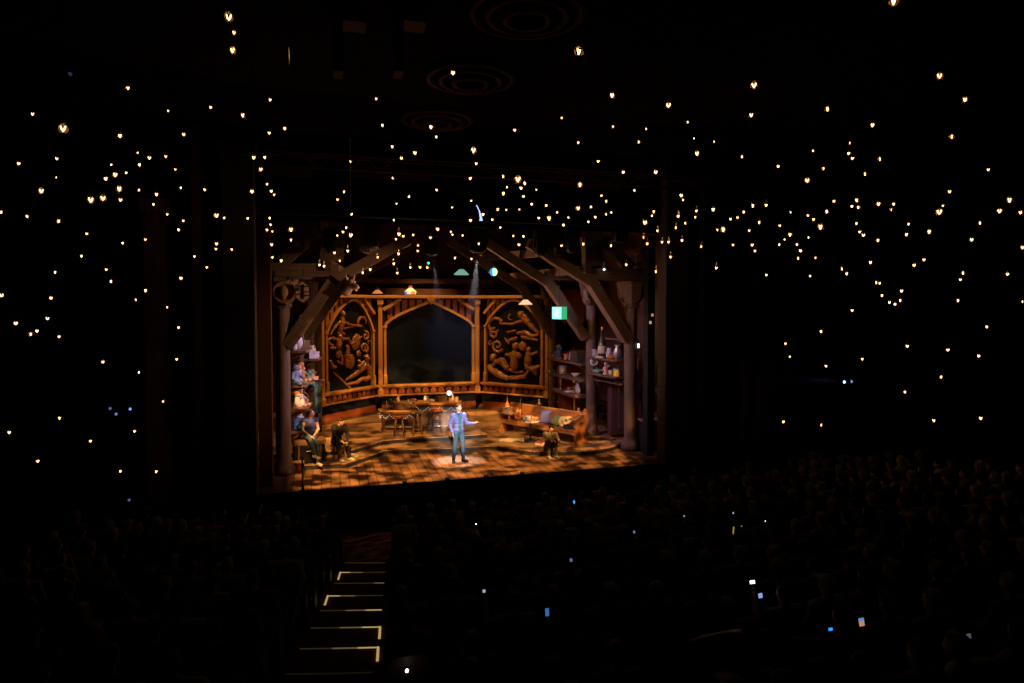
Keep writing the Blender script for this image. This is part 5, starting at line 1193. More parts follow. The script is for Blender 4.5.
# ------------------------------------------------------------------ people
def V(*a): return Vector(a)
def hand(mb, w_, dirv, palm, s=1.0, fine=True, curl=.25):
    """palm, four fingers and a thumb; palm = normal on the palm side"""
    d = Vector(dirv).normalized(); p = Vector(palm).normalized(); side = d.cross(p).normalized()
    c = Vector(w_) + d * .045 * s
    M = Matrix((side, p, d)).transposed()
    mb.ball(c, (.040 * s, .016 * s, .05 * s), rot=M)
    if not fine: mb.cap(c + d * .04, c + d * .09 + p * .03, .028 * s, .018 * s); return
    for i, (o, l) in enumerate(((-.030, .062), (-.010, .074), (.010, .070), (.029, .054))):
        b0 = c + side * o * s + d * .045 * s; k1 = b0 + (d + p * curl * .6) * l * .5 * s; k2 = k1 + (d * (1 - curl) + p * curl * 1.6).normalized() * l * .55 * s
        mb.cap(b0, k1, .0095 * s, .009 * s, 6); mb.cap(k1, k2, .009 * s, .0075 * s, 6)
    t0 = c - side * .030 * s - d * .02 * s; t1 = t0 - side * .030 * s + d * .025 * s + p * .01; t2 = t1 - side * .006 + d * .028 * s + p * .008
    mb.cap(t0, t1, .012 * s, .010 * s, 6); mb.cap(t1, t2, .010 * s, .008 * s, 6)
def orient(zax, xax):
    z = Vector(zax).normalized(); x = Vector(xax); x = (x - z * x.dot(z)).normalized(); y = z.cross(x)
    return Matrix((x, y, z)).transposed()
def torso(mb, J, g=0.0, hips=True, sh=True, f=1.0):
    sp = J['neck'] - J['pelvis']; M = orient(sp, J['shR'] - J['shL']); L = sp.length; P = J['pelvis']; u = sp.normalized()
    if hips: mb.ball(P, ((.160 * f + g), (.115 + g), (.13 + g)), rot=M)
    mb.ball(P + u * L * .28, (.140 * f + g, .100 + g, .16 + g), rot=M)
    mb.ball(P + u * L * .62, (.168 * f + g, .118 + g, .19 + g), rot=M)
    if sh: mb.cap(J['shL'], J['shR'], .066 + g, .066 + g); mb.cap(P + u * L * .75, P + u * L * .86, .12 + g, .065 + g)
def legs(mb, J, g=0.0, f=1.0):
    for s in 'LR':
        mb.cap(J['hip' + s], J['kn' + s], .086 * f + g, .056 * f + g); mb.cap(J['kn' + s], J['an' + s], .056 * f + g, .042 * f + g)
        k = J['kn' + s]; a = J['an' + s]; c = k.lerp(a, .3); bck = (Vector((0, 1, 0)) if abs((k - a).normalized().y) < .8 else Vector((0, 0, -1))); mb.ball(c + bck * .012, (.056 * f + g, .06 * f + g, .09))
def feet(mb, J, g=0.0):
    for s in 'LR':
        a, t = J['an' + s], J['toe' + s]; d = (t - a); d.z = 0; d = d.normalized()
        mb.cap(a + V(0, 0, -.01), a + V(0, 0, -.045) - d * .03, .040 + g, .034 + g); mb.cap(a + V(0, 0, -.045), t, .036 + g, .034 + g); mb.ball(t - d * .02 + V(0, 0, .0), (.048 + g, .048 + g, .032 + g))
def arms(mb, J, g=0.0, fore=True):
    for s in 'LR':
        mb.cap(J['sh' + s], J['el' + s], .050 + g, .040 + g)
        if fore: mb.cap(J['el' + s], J['wr' + s], .038 + g, .027 + g)
def headball(mb, J, full=True):
    H = J['head']; f = J['face'].normalized(); up = J.get('hup', V(0, 0, 1)); x = (-f).cross(up).normalized(); M = Matrix((x, -f, x.cross(-f))).transposed()
    W = lambda a, b2, c: H + M @ V(a, b2, c)
    mb.ball(W(0, .012, .022), (.074, .092, .092), 16, 12, M); mb.ball(W(0, -.018, -.035), (.060, .070, .080), 14, 10, M); mb.ball(W(0, -.05, -.085), (.034, .034, .028), 10, 8, M)
    mb.cap(W(0, -.082, .012), W(0, -.104, -.020), .010, .014, 8); mb.cap(W(-.035, -.078, .034), W(.035, -.078, .034), .013, .013, 8)
    mb.ball(W(0, -.086, -.055), (.022, .012, .009), 8, 6, M)
    for s in (-1, 1): mb.ball(W(s * .075, .005, -.005), (.012, .024, .033), 8, 6, M); mb.ball(W(s * .042, -.065, -.015), (.022, .02, .018), 8, 6, M)
    mb.cap(W(0, .02, -.05), J['neck'], .052, .056)
    return M, W
def mk_body(J, voxel, fine=True, f=1.0, hands=None):
    mb = MB(); torso(mb, J, 0, True, True, f); legs(mb, J, 0, f); feet(mb, J); arms(mb, J); M, W = headball(mb, J)
    for s in 'LR':
        hd = (hands or {}).get(s) or ((J['wr' + s] - J['el' + s]), V(0, 0, -1), .3)
        hand(mb, J['wr' + s], hd[0], hd[1], 1.0, fine, hd[2])
    return mb.remesh('body', voxel, 2), M, W
def hair_mesh(J, M, W, style, voxel=.012):
    mb = MB()
    mb.ball(W(0, .024, .038), (.084, .096, .088), 16, 12, M)
    if style == 'short': mb.ball(W(0, .055, -.02), (.070, .058, .06), 12, 8, M); mb.cap(W(-.045, -.035, .092), W(.045, -.035, .092), .030, .028)
    if style == 'long':
        mb.ball(W(0, .045, -.04), (.088, .075, .12), 12, 10, M); mb.ball(W(0, .065, -.17), (.095, .045, .12), 12, 10, M)
        for s in (-1, 1): mb.cap(W(s * .07, -.01, .03), W(s * .085, .0, -.15), .026, .034)
        mb.cap(W(-.05, -.045, .085), W(.05, -.045, .085), .03, .03)
    if style == 'bun': mb.ball(W(0, .05, -.01), (.078, .065, .075), 12, 8, M); mb.ball(W(0, .10, .09), .05)
    if style == 'bob':
        mb.ball(W(0, .04, -.04), (.095, .082, .10), 12, 10, M)
        for s in (-1, 1): mb.cap(W(s * .075, -.015, .03), W(s * .085, -.015, -.09), .028, .032)
    if style == 'cap': mb.ball(W(0, .01, .05), (.09, .10, .07), 14, 8, M); mb.box(W(0, -.12, .045), (.14, .10, .018), rot=M)
    return mb.remesh('hair', voxel, 2)
def face_parts(t, M, W):
    for s in (-1, 1):
        MB().ball(W(s * .030, -.0775, .010), (.014, .008, .009), 10, 6, M).build('eye', mat('eye white', (.8, .78, .74), .3, .02), t, True)
        MB().ball(W(s * .030, -.0845, .010), (.006, .004, .0065), 8, 6, M).build('iris', mat('dark iris', (.04, .025, .02), .3), t, True)
        MB().cap(W(s * .017, -.090, .036), W(s * .046, -.080, .038), .006, .004, 6).build('eyebrow', OAKD, t, True)
    MB().ball(W(0, -.094, -.056), (.022, .007, .007), 8, 6, M).build('mouth', mat('lips', (.50, .18, .15), .5), t, True)

def person(label, loc, rotz, J, hair, haircol, top, bottom, shoes, sleeves='long', f=1.0, hands=None, skirt=False, extra=None):
    t = thing('person', label, 'person', loc, rotz)
    me, M, W = mk_body(J, .0085, True, f, hands); link('body', me, SKIN, t)
    mb = MB(); torso(mb, J, .014, False, True, f)
    sp = (J['neck'] - J['pelvis']); mb.ball(J['pelvis'] + sp * .02, (.162 * f + .014, .128, .10), rot=orient(sp, J['shR'] - J['shL']))
    if sleeves == 'long': arms(mb, J, .013)
    elif sleeves == 'short':
        for s in 'LR': mb.cap(J['sh' + s], J['sh' + s].lerp(J['el' + s], .55), .064, .058)
    else: pass
    link('top', mb.remesh('top', .011, 2), top, t)
    mb = MB(); legs(mb, J, .013, f); sp2 = orient(sp, J['shR'] - J['shL']); mb.ball(J['pelvis'], (.160 * f + .010, .123, .13), rot=sp2)
    link('trousers', mb.remesh('trousers', .011, 2), bottom, t)
    mb = MB(); feet(mb, J, .010); link('shoes', mb.remesh('shoes', .009, 1), shoes, t)
    link('hair', hair_mesh(J, M, W, hair, .010), haircol, t); face_parts(t, M, W)
    if extra: extra(t, M, W)
    return t, M, W

HBR = mat('dark brown hair', (.06, .03, .018), .6, .3, 30); HRED = mat('auburn hair', (.11, .035, .015), .6, .3, 30); HBLK = mat('black hair', (.012, .010, .010), .6, .3, 30); HBLD = mat('fair hair', (.42, .28, .14), .6, .3, 30); HGRY = mat('grey hair', (.36, .34, .32), .6, .3, 30)
DENIM = mat('dark blue denim', (.030, .075, .135), .85, .25, 25); BJACK = mat('blue jacket', (.12, .13, .36), .6, .25, 16); TEALS = mat('teal shirt', (.020, .105, .14), .8, .2, 16); NSHOE = mat('navy shoes', (.02, .03, .06), .6, .2)
# the standing man
mp = at_z(458.8, 462.0, 0)
J = dict(pelvis=V(0, .01, .96), neck=V(.0, .015, 1.49), head=V(.0, -.005, 1.63), shL=V(-.166, .01, 1.395), shR=V(.166, .01, 1.395), elL=V(-.262, .075, 1.14), wrL=V(-.215, -.06, .92), elR=V(.275, .03, 1.13), wrR=V(.40, -.16, 1.165),
         hipL=V(-.085, .01, .92), hipR=V(.085, .01, .92), knL=V(-.125, -.03, .50), knR=V(.125, -.03, .50), anL=V(-.155, .02, .09), anR=V(.150, .02, .09), toeL=V(-.20, -.12, .036), toeR=V(.24, -.10, .036), face=V(.10, -1, -.02))
def jacket(t, M, W):
    mb = MB(); torso(mb, J, .022, False, True); arms(mb, J, .019); mb.ball(J['pelvis'] + V(0, 0, .03), (.182, .138, .10))
    me = mb.remesh('jacket', .011, 2); bm = bmesh.new(); bm.from_mesh(me)
    dead = [fc for fc in bm.faces if (lambda c: abs(c.x) < .052 + .10 * max(0, c.z - 1.25) and c.y < .0 and .8 < c.z)(fc.calc_center_median()) or fc.calc_center_median().z > 1.478]
    bmesh.ops.delete(bm, geom=dead, context='FACES'); bm.to_mesh(me); bm.free()
    o = link('jacket', me, BJACK, t); o.modifiers.new('s', 'SOLIDIFY').thickness = .008
    MB().tube([(-.10, -.09, 1.40), (-.085, -.02, 1.475), (0, .065, 1.50), (.085, -.02, 1.475), (.10, -.09, 1.40)], [.016, .022, .024, .022, .016]).build('collar', mat('pale jacket collar', (.10, .12, .36), .6), t, True)
    for s in (-1, 1): MB().box((s * .11, -.128, 1.20), (.07, .02, .012), R(-s * 25)).build('pocket', mat('jacket seam', (.03, .035, .16), .6), t)
    MB().cap((-.03, -.084, 1.555), (.03, -.084, 1.555), .022, .022).build('beard', mat('stubble', (.20, .12, .085), .8), t, True)
MAN, _, _ = person('standing man in a blue jacket, teal shirt and dark jeans with one hand held out', mp, R(8), J, 'short', HBR, TEALS, DENIM, NSHOE, 'short', 1.0,
       {'L': (V(.03, -.25, -1), V(1, .1, 0), .35), 'R': (V(.9, -.45, .22), V(-.1, -.1, 1), .12)}, extra=jacket)
# the woman on the trunk
wp = at_z(313.5, 464, ZL); seat = .69
J = dict(pelvis=V(0, .0, seat + .11), neck=V(.03, -.02, seat + .62), head=V(.04, -.04, seat + .755), shL=V(-.145, .0, seat + .55), shR=V(.195, -.02, seat + .55), elL=V(-.19, -.08, seat + .28), wrL=V(-.02, -.30, seat + .16), elR=V(.24, -.10, seat + .28), wrR=V(.10, -.30, seat + .15),
         hipL=V(-.085, -.01, seat + .08), hipR=V(.085, -.01, seat + .08), knL=V(-.02, -.42, seat + .09), knR=V(.16, -.40, seat + .02), anL=V(.10, -.46, .33), anR=V(.20, -.44, .09), toeL=V(.22, -.55, .24), toeR=V(.27, -.58, .036), face=V(.75, -.7, -.05))
person('seated woman with auburn hair in a blue sleeveless top and jeans, hands clasped, at left', (TRUNK.location.x + .02, TRUNK.location.y - .10, ZL), R(6), J, 'bob', HRED, mat('blue sleeveless top', (.05, .06, .20), .7, .2, 14), mat('washed jeans', (.07, .11, .14), .85, .3, 18), mat('tan shoes', (.50, .40, .24), .6), 'none', .88,
       {'L': (V(.7, -.3, -.3), V(0, .2, -1), .5), 'R': (V(-.6, -.3, -.3), V(0, .2, -1), .5)})
# dark dressed figure on the low stool at left
dp = at_z(341, 460.5, ZL)
t = thing('low_stool', 'low dark stool under the dark dressed seated figure at left', 'stool', (dp.x - .12, dp.y + .40, ZL), 0)
MB().lathe([(.17, .36), (.19, .37), (.19, .40), (.17, .41)], seg=18).build('seat', OAKD, t, True)
for k in range(3): MB().rod((.12 * math.cos(k * 2.1), .12 * math.sin(k * 2.1), .37), (.18 * math.cos(k * 2.1), .18 * math.sin(k * 2.1), 0), .02).build('leg', OAKD, t)
seat = .42
J = dict(pelvis=V(0, 0, seat + .11), neck=V(.08, -.14, seat + .58), head=V(.13, -.22, seat + .70), shL=V(-.09, -.10, seat + .52), shR=V(.23, -.12, seat + .52), elL=V(-.10, -.30, seat + .30), wrL=V(.08, -.42, seat + .18), elR=V(.30, -.28, seat + .27), wrR=V(.26, -.46, seat + .14),
         hipL=V(-.08, -.02, seat + .08), hipR=V(.10, -.02, seat + .08), knL=V(.0, -.42, seat + .08), knR=V(.24, -.38, seat + .08), anL=V(.06, -.48, .09), anR=V(.34, -.46, .09), toeL=V(.12, -.62, .036), toeR=V(.44, -.58, .036), face=V(.5, -.75, -.45))
person('seated figure with reddish hair in a dark coat, on a low stool at left', (dp.x - .12, dp.y + .40, ZL), R(4), J, 'short', HRED, mat('black coat', (.018, .014, .014), .8, .3, 14), mat('dark brown trousers', (.03, .018, .013), .85, .25, 14), mat('pale shoes', (.55, .45, .30), .6), 'long', 1.0)
t = thing('walking_stick', 'pale wooden stick leaning between the knees of the dark dressed figure', 'stick', (dp.x + .16, dp.y - .06, ZL))
MB().tube([(0, 0, .01), (-.10, .10, .55), (-.12, .12, .66)], .018).build('shaft', TAN, t, True); MB().tube([(-.12, .12, .66), (-.135, .135, .71), (-.10, .14, .74), (-.06, .12, .72)], .018).build('handle', TAN, t, True)
prop('book', 'pale open book on the platform right of the dark dressed figure', tuple(at_z(352, 456.5, ZL)[:2]) + (ZL,), CREAM, 1.2, .5)
# person sitting on the platform edge at right
rp = at_z(549.5, 456, 0)
sx, sy = rp.x, rp.y + .10; seat = .13
J = dict(pelvis=V(0, .04, seat + .12), neck=V(.05, -.08, seat + .60), head=V(.05, -.14, seat + .725), shL=V(-.125, -.02, seat + .54), shR=V(.215, -.08, seat + .52), elL=V(-.22, -.20, seat + .42), wrL=V(-.02, -.36, seat + .40), elR=V(.27, -.24, seat + .34), wrR=V(.08, -.38, seat + .39),
         hipL=V(-.08, .02, seat + .09), hipR=V(.09, .02, seat + .09), knL=V(-.11, -.33, seat + .40), knR=V(.13, -.33, seat + .40), anL=V(-.10, -.40, .09), anR=V(.12, -.44, .09), toeL=V(-.13, -.54, .036), toeR=V(.16, -.58, .036), face=V(-.25, -.9, -.40))
person('person with dark hair sitting hunched on the platform edge, arms on knees, at right', (sx, sy, 0), R(-2), J, 'bun', HBLK, mat('pale mottled shirt', (.24, .20, .12), .8, .5, 16), mat('dark mottled skirt cloth', (.035, .028, .018), .9, .6, 16), mat('grey shoes', (.30, .30, .32), .6, .3), 'short', .92)
# ------------------------------------------------------------------ hanging filament bulbs
BUL = []
def bl(ox, oy, s): BUL.extend((ox + a / 4, oy + b2 / 4, c) for a, b2, c in s)
bl(0, 0, [(915,68,4),(936,133,2),(930,201,3.2),(512,353,2),(843,431,1.5),(971,461,2.2),(130,457,1.7),(252,513,4),(480,543,2.2),(673,446,1),(735,538,1.7),(551,613,1.2),(598,632,1.8),(558,659,1.7),(663,626,1.5),(445,661,1.2),(75,655,1.8),(227,635,1.6),(1015,631,2),(702,679,1.3)])
bl(256, 0, [(788,292,2.5),(57,401,1.6),(115,514,1.8),(53,532,1.6),(481,397,1.5),(506,502,1.6),(700,508,2.2),(721,548,1.5),(870,601,3),(881,655,1.6),(545,587,1.7),(636,612,2),(582,633,1.7),(378,647,1.3),(35,630,1.7),(19,677,2)])
bl(512, 0, [(267,205,4),(400,382,2.6),(626,422,2.8),(968,341,3.2),(957,461,2.2),(199,474,1.2),(11,521,1.6),(404,508,1.3),(537,517,1.2),(703,490,1.3),(265,571,1.5),(507,568,1.5),(728,556,1),(808,567,1.4),(740,614,2.4),(920,627,1.6),(345,646,1.6),(575,689,2.1),(445,689,1.8)])
bl(768, 0, [(502,5,4),(687,303,3),(788,399,2.4),(238,436,2.5),(418,501,2.2),(735,547,2.2),(327,573,1.2),(180,604,1.2),(323,614,1.7),(338,634,1.6),(447,636,1.9),(41,666,1.6),(222,674,1.6),(881,679,1.5)])
bl(0, 171, [(225,28,1),(165,79,2.6),(461,15,2.4),(423,31,2),(505,8,1.4),(477,71,2.8),(556,77,1.4),(363,115,3.2),(412,108,2.8),(482,116,1.8),(626,94,1.9),(614,135,1.3),(723,68,1.4),(819,75,1.5),(1008,82,2.1),(4,166,1.8),(109,183,1.6),(235,201,1.8),(669,175,1.3),(733,200,1.4),(714,235,1.6),(866,178,2.4),(897,188,1.4),(991,190,1.4),(347,252,1.5),(491,290,1.3),(581,275,1.4),(326,341,1.5),(866,291,1.7),(864,314,1.2),(927,314,1.4),(778,343,1.3),(827,387,1.3),(221,406,1.6),(425,395,1.4),(444,442,1.7),(724,429,1.8),(6,497,2.2),(582,478,1.7),(543,516,1.3),(204,509,1.6),(669,546,1.3),(63,609,2.1),(190,591,1.7),(148,641,1.7),(123,653,1.8),(236,663,1.6),(714,627,1.4)])
bl(0, 342, [(412,80,1.6),(556,122,1.4),(707,70,1.4),(652,239,1.3),(238,305,1.6),(538,358,1.4),(37,364,1.6),(362,397,1.5),(152,478,1.6),(481,517,1.5),(625,519,1.5)])
bl(256, 130, [(857,194,1.8),(989,186,1.7),(44,217,1.4),(61,245,1.6),(73,260,1.3),(352,247,1.5),(326,278,1.4),(547,192,1.5),(612,267,1.4),(723,240,1.5),(562,296,1.2),(990,254,2),(1004,229,1.3),(382,337,1.5),(861,284,1.3),(785,311,1.2),(967,318,1.7),(1001,321,1.2),(908,338,1.7),(858,362,1.7),(945,359,1.4),(55,353,1.4),(59,379,1.4),(44,400,1.5),(65,407,1.3),(551,361,1.3),(140,399,2.4),(140,440,1.5),(727,397,1.9),(361,391,1.4),(348,408,1.4),(325,423,1.3),(379,421,2.2),(572,417,1.9),(589,425,1.4),(629,420,1.3),(560,437,1.4),(698,431,1.5),(780,408,1.2),(786,420,1.2),(827,423,1.2),(977,391,1.3),(63,459,1.6),(367,484,1.7),(314,491,1.5),(648,463,1.3),(647,485,1.3),(571,496,1.4),(487,510,1.3),(66,510,1.4),(101,523,1.7),(335,524,1.3),(254,540,1.5),(272,545,1.5),(551,535,1.4),(457,558,1.5),(427,571,1.5),(617,551,1.3),(565,572,1.4),(656,549,1.5),(685,551,1.4),(796,512,1.5),(862,516,1.4),(891,456,1.3)])
bl(512, 130, [(24,197,3.4),(51,213,2),(36,233,1.8),(272,219,2.5),(490,242,1.5),(46,266,1.5),(98,241,1),(79,297,1.5),(137,302,1.5),(358,263,1.4),(377,285,1.5),(316,308,1.4),(265,313,2.2),(180,331,1.2),(107,352,1.5),(148,354,2.5),(226,351,1.3),(333,349,1.5),(377,338,1.3),(397,331,1.3),(306,368,1.4),(206,380,1.6),(29,319,1.2),(677,262,1.9),(684,280,1.4),(567,327,1.7),(560,344,1.3),(532,370,2.4),(665,345,1.6),(738,324,1.5),(733,349,1.4),(805,318,2.1),(693,373,1.4),(655,391,1.4),(582,404,1.3),(526,430,1.3),(541,455,1.5),(600,449,1.4),(626,448,1.5),(680,442,1.4),(757,467,1.3),(634,508,1.5),(575,566,1.6),(874,356,1.5),(902,351,1.4),(927,328,1.6),(963,303,2.1),(1017,301,1.7),(989,370,1.6),(821,400,1.3),(845,398,2.6),(949,403,1.3),(884,460,1.4),(961,460,1.6),(972,484,1.4),(817,552,1.5),(1018,580,1.4),(198,464,1.3),(285,456,1.6),(396,462,1.5),(457,539,1.4),(28,459,1.6),(46,426,1.4),(5,425,1.3)])
bl(768, 171, [(157,38,2.4),(388,12,1.9),(727,83,1.6),(264,121,1.5),(355,117,2),(336,142,1.4),(361,145,1.7),(442,132,2),(503,132,1.6),(493,155,1.5),(90,166,1.3),(160,178,1.4),(182,194,1.5),(235,162,1.9),(210,224,2.8),(47,219,1.4),(88,255,2),(67,276,1),(45,295,1.4),(116,295,1.4),(162,267,1.2),(130,319,1.7),(121,349,1.6),(190,348,1.3),(169,421,1.3),(354,210,1.5),(367,244,1.5),(382,257,1.8),(440,277,1.7),(685,164,3),(700,140,1.2),(966,116,2.6),(926,160,2.3),(1010,166,1.9),(848,208,1.7),(815,275,1.8),(645,243,2.1),(562,212,1.5),(554,254,1.7),(1018,306,1.8),(410,366,1.7),(296,392,1.5),(315,411,1.7),(585,377,1.8),(624,355,1.5),(433,446,1.6),(447,450,1.3),(456,498,1.6),(486,526,1.5),(508,533,1.5),(529,518,1.5),(534,480,1.7),(780,408,1.8),(770,435,1.4),(760,518,1.7),(958,413,1.6),(1018,523,1.3),(337,558,1.5),(212,642,1.6),(875,623,1.6)])
bl(600, 300, [(742,175,1.4),(759,228,1.2),(904,265,1.4),(734,487,1.5),(885,500,1.5)])
bl(768, 330, [(557,65,1.6),(720,80,1.6),(843,104,1.6),(377,117,1.4),(693,188,1.6),(548,248,1.5),(663,362,1.6),(851,353,1.7)])
# meshes shared by every bulb: glass globe, V-shaped glowing filament, black socket
FIL = lamp('glowing filament', (1, .66, .30), 7)
BG = bulb_glass('amber bulb glass', (.55, .22, .05))
gm = MB().lathe([(.001, -.082), (.020, -.078), (.036, -.062), (.042, -.042), (.038, -.02), (.024, .004), (.016, .02)], seg=14).mesh('bulb', True); gm.materials.append(BG)
fm_ = MB().tube([(-.019, 0, -.014), (-.013, 0, -.04), (0, 0, -.058), (.013, 0, -.04), (.019, 0, -.014)], [.006, .007, .009, .007, .006], 6)
fm_ = fm_.mesh('filament', True); fm_.materials.append(FIL)
sm_ = MB().lathe([(.018, .0), (.021, .012), (.021, .07), (.013, .09), (.006, .10)], seg=10).mesh('socket', True); sm_.materials.append(BLACKM)
cm_ = MB().rod((0, 0, 0), (0, 0, 1), .0035, seg=5).mesh('cord'); cm_.materials.append(mat('black cord', (.0006, .0006, .0006), 1, .1, 4, spec=0))
XB = [(0, 60, 'far left'), (60, 145, 'left of left pillar'), (145, 240, 'beside the left pillar'), (240, 310, 'before left stage frame'), (310, 380, 'over left stage part'), (380, 450, 'left of stage centre'), (450, 505, 'over stage centre'),
      (505, 580, 'right of stage centre'), (580, 650, 'before right stage frame'), (650, 715, 'just right of stage'), (715, 780, 'before red right pillars'), (780, 850, 'past red right pillars'), (850, 930, 'towards far right'), (930, 1030, 'far right')]
YB = [(-20, 100, 'near ceiling'), (100, 150, 'high up'), (150, 185, 'at truss height'), (185, 215, 'just below truss'), (215, 245, 'at curtain hem'), (245, 300, 'at beam height'), (300, 360, 'at screen height'), (360, 520, 'hanging lowest')]
cells = {}
for px, py, s in BUL:
    xb = [i for i, q_ in enumerate(XB) if q_[0] <= px < q_[1]][0]; yb = [i for i, q_ in enumerate(YB) if q_[0] <= py < q_[1]][0]
    cells.setdefault((xb, yb), []).append((px, py, s))
rng = random.Random(3); first = None
for (xb, yb), L in sorted(cells.items()):
    L.sort()
    for i, (px, py, s) in enumerate(L):
        d = max(6.0, min(15.4, 23.0 / s + rng.uniform(-.5, .5)))
        v = (305 - py) / F
        if v > .05: d = min(d, (CEIL - .45 - CAM.z) / v)
        for _ in range(40):
            p = at_d(px, py, d)
            if p.y > -.55 or p.x < WL + .3 or p.x > WR - .3 or p.z > CEIL - .25: d *= .97
            else: break
        size = 'large' if s >= 2.8 else ('bright' if s >= 2 else 'small')
        rank = '' if len(L) == 1 else ', %s of %d from left' % (ORD[i + 1], len(L))
        kind = 'lone ' if len(L) == 1 else ''
        lab = '%s%s warm bulb %s, %s%s' % (kind, size, XB[xb][2], YB[yb][2], rank)
        t = thing('pendant_bulb', lab, 'light bulb', p + Vector((0, 0, .036)), rng.uniform(-.9, .9), 'filament bulbs hanging over the auditorium')
        sc_ = max(.62, min(1.25, s * d / 23.0 * 1.0))
        t.scale = (sc_,) * 3
        g_ = bpy.data.objects.new('bulb', gm); f_ = bpy.data.objects.new('filament', fm_); s_ = bpy.data.objects.new('socket', sm_); c_ = bpy.data.objects.new('cord', cm_)
        for o in (g_, f_, s_, c_): C.objects.link(o)
        g_.parent = s_.parent = c_.parent = t; f_.parent = g_
        c_.location = (0, 0, .1); c_.scale = (1, 1, max(.05, (CEIL - t.location.z) / sc_ - .1))

# ------------------------------------------------------------------ the audience and their seats
seat_mats = mat('dark seat cloth', (.05, .022, .020), .9, .25, 14); SEATW = mat('dark seat wood', (.06, .032, .02), .6, .3, 9)
def seat_template():
    t = thing('theatre_seat', 'x', 'seat')
    k = MB(); pr = [(-.235, 0), (.235, 0), (.235, .42), (.20, .50), (.12, .535), (0, .545), (-.12, .535), (-.20, .50), (-.235, .42)]
    k.prism_y(pr, -.05, .05); bmesh.ops.bevel(k.bm, geom=[e for e in k.bm.edges if e.calc_face_angle(0) > 1], offset=.02, segments=2, affect='EDGES'); o = k.build('backrest', seat_mats, t); o.location = (0, .27, .40); o.rotation_euler = (R(-10), 0, 0)
    k = MB(); k.prism_y([(p[0] * 1.02, p[1] * 1.02) for p in pr], 0, .02); o = k.build('back_shell', SEATW, t); o.location = (0, .325, .40); o.rotation_euler = (R(-10), 0, 0)
    MB().box((0, .0, .42), (.46, .46, .09), bev=.03).build('cushion', seat_mats, t)
    MB().box((-.262, .06, .60), (.05, .40, .04), bev=.012).build('armrest', SEATW, t)
    MB().box((-.262, .06, .29), (.04, .26, .58), bev=.01).build('support', BLACKM, t)
    return t
SEAT = seat_template()
sb = .46
def aud_joints(arm):
    J = dict(pelvis=V(0, .06, sb + .11), neck=V(0, .10, sb + .62), head=V(0, .085, sb + .76), shL=V(-.175, .10, sb + .55), shR=V(.175, .10, sb + .55), elL=V(-.22, .0, sb + .28), elR=V(.22, .0, sb + .28), wrL=V(-.08, -.22, sb + .20), wrR=V(.08, -.22, sb + .20),
             hipL=V(-.09, .04, sb + .08), hipR=V(.09, .04, sb + .08), knL=V(-.11, -.36, sb + .06), knR=V(.11, -.36, sb + .06), anL=V(-.11, -.36, .09), anR=V(.11, -.36, .09), toeL=V(-.12, -.48, .036), toeR=V(.12, -.48, .036), face=V(0, -1, 0))
    if arm == 'up': J['elR'] = V(.30, -.06, sb + .42); J['wrR'] = V(.24, -.18, sb + .66)
    if arm == 'lean': J['neck'] = V(.06, .05, sb + .60); J['head'] = V(.09, .02, sb + .73); J['face'] = V(.3, -1, 0)
    return J
AUD = {}
for arm in ('rest', 'up', 'lean'):
    J = aud_joints(arm); me, M, W = mk_body(J, .017, True)
    me.materials.append(SKIN)
    mb = MB(); torso(mb, J, .02, True, True); arms(mb, J, .016); top = mb.remesh('top', .02, 2)
    mb = MB(); legs(mb, J, .016); tr_m = mb.remesh('trousers', .022, 2)
    AUD[arm] = dict(body=me, top=top, trousers=tr_m, hair={s: hair_mesh(J, M, W, s, .014) for s in ('short', 'long', 'bun', 'bob', 'cap')}, J=J)
TOPS = [('black', mat('black top', (.02, .02, .02), .9)), ('grey', mat('grey top', (.16, .16, .17), .9)), ('navy', mat('navy top', (.03, .035, .09), .9)), ('red', mat('red top', (.22, .04, .03), .9)), ('cream', mat('cream top', (.45, .40, .32), .9)), ('olive', mat('olive top', (.10, .10, .05), .9)), ('pink', mat('pink top', (.38, .18, .18), .9))]
HAIRS = [('dark', HBLK), ('brown', HBR), ('auburn', HRED), ('fair', HBLD), ('grey', HGRY)]
STY = {'short': 'short', 'long': 'long', 'bun': 'pinned-up', 'bob': 'bobbed', 'cap': 'capped'}
TROU = mat('dark trousers', (.03, .03, .035), .9)
cache = {}
def mm(me, m):
    k = (me.name, m.name)
    if k not in cache:
        c2 = me.copy(); c2.materials.clear(); c2.materials.append(m); cache[k] = c2
    return cache[k]
for a in AUD.values(): a['trousers'].materials.append(TROU)
ROWN = ['front', 'second', 'third', 'fourth', 'fifth', 'sixth', 'seventh', 'eighth', 'ninth', 'tenth', 'eleventh', 'twelfth', 'thirteenth']
places = []
for k in range(-1, NROW):
    rad = ROW_R0 + k * ROW_P + .44; z = FZ + RISE * (k + 1); stp = .56 / rad
    for blk, s0, sg in (('centre', R(AISLE + AW) + stp * .65, 1), ('left', R(AISLE - AW) - stp * .65, -1)):
        for i in range(26):
            th = s0 + sg * stp * i; p = arc_pt(rad, th); p.z = z
            hx_, hy_, hd_ = proj(p + V(0, 0, 1.2))
            if p.x > 11.6 or p.x < WL + .6 or p.y > -1.0: break
            if hx_ < -12 or hx_ > 1036 or hy_ > 735 or hd_ < 2: continue
            if (p - at_d(715, 640, 5.6)).to_2d().length < .75: continue
            places.append((k, blk, i + 1, p, th, hx_, hy_))
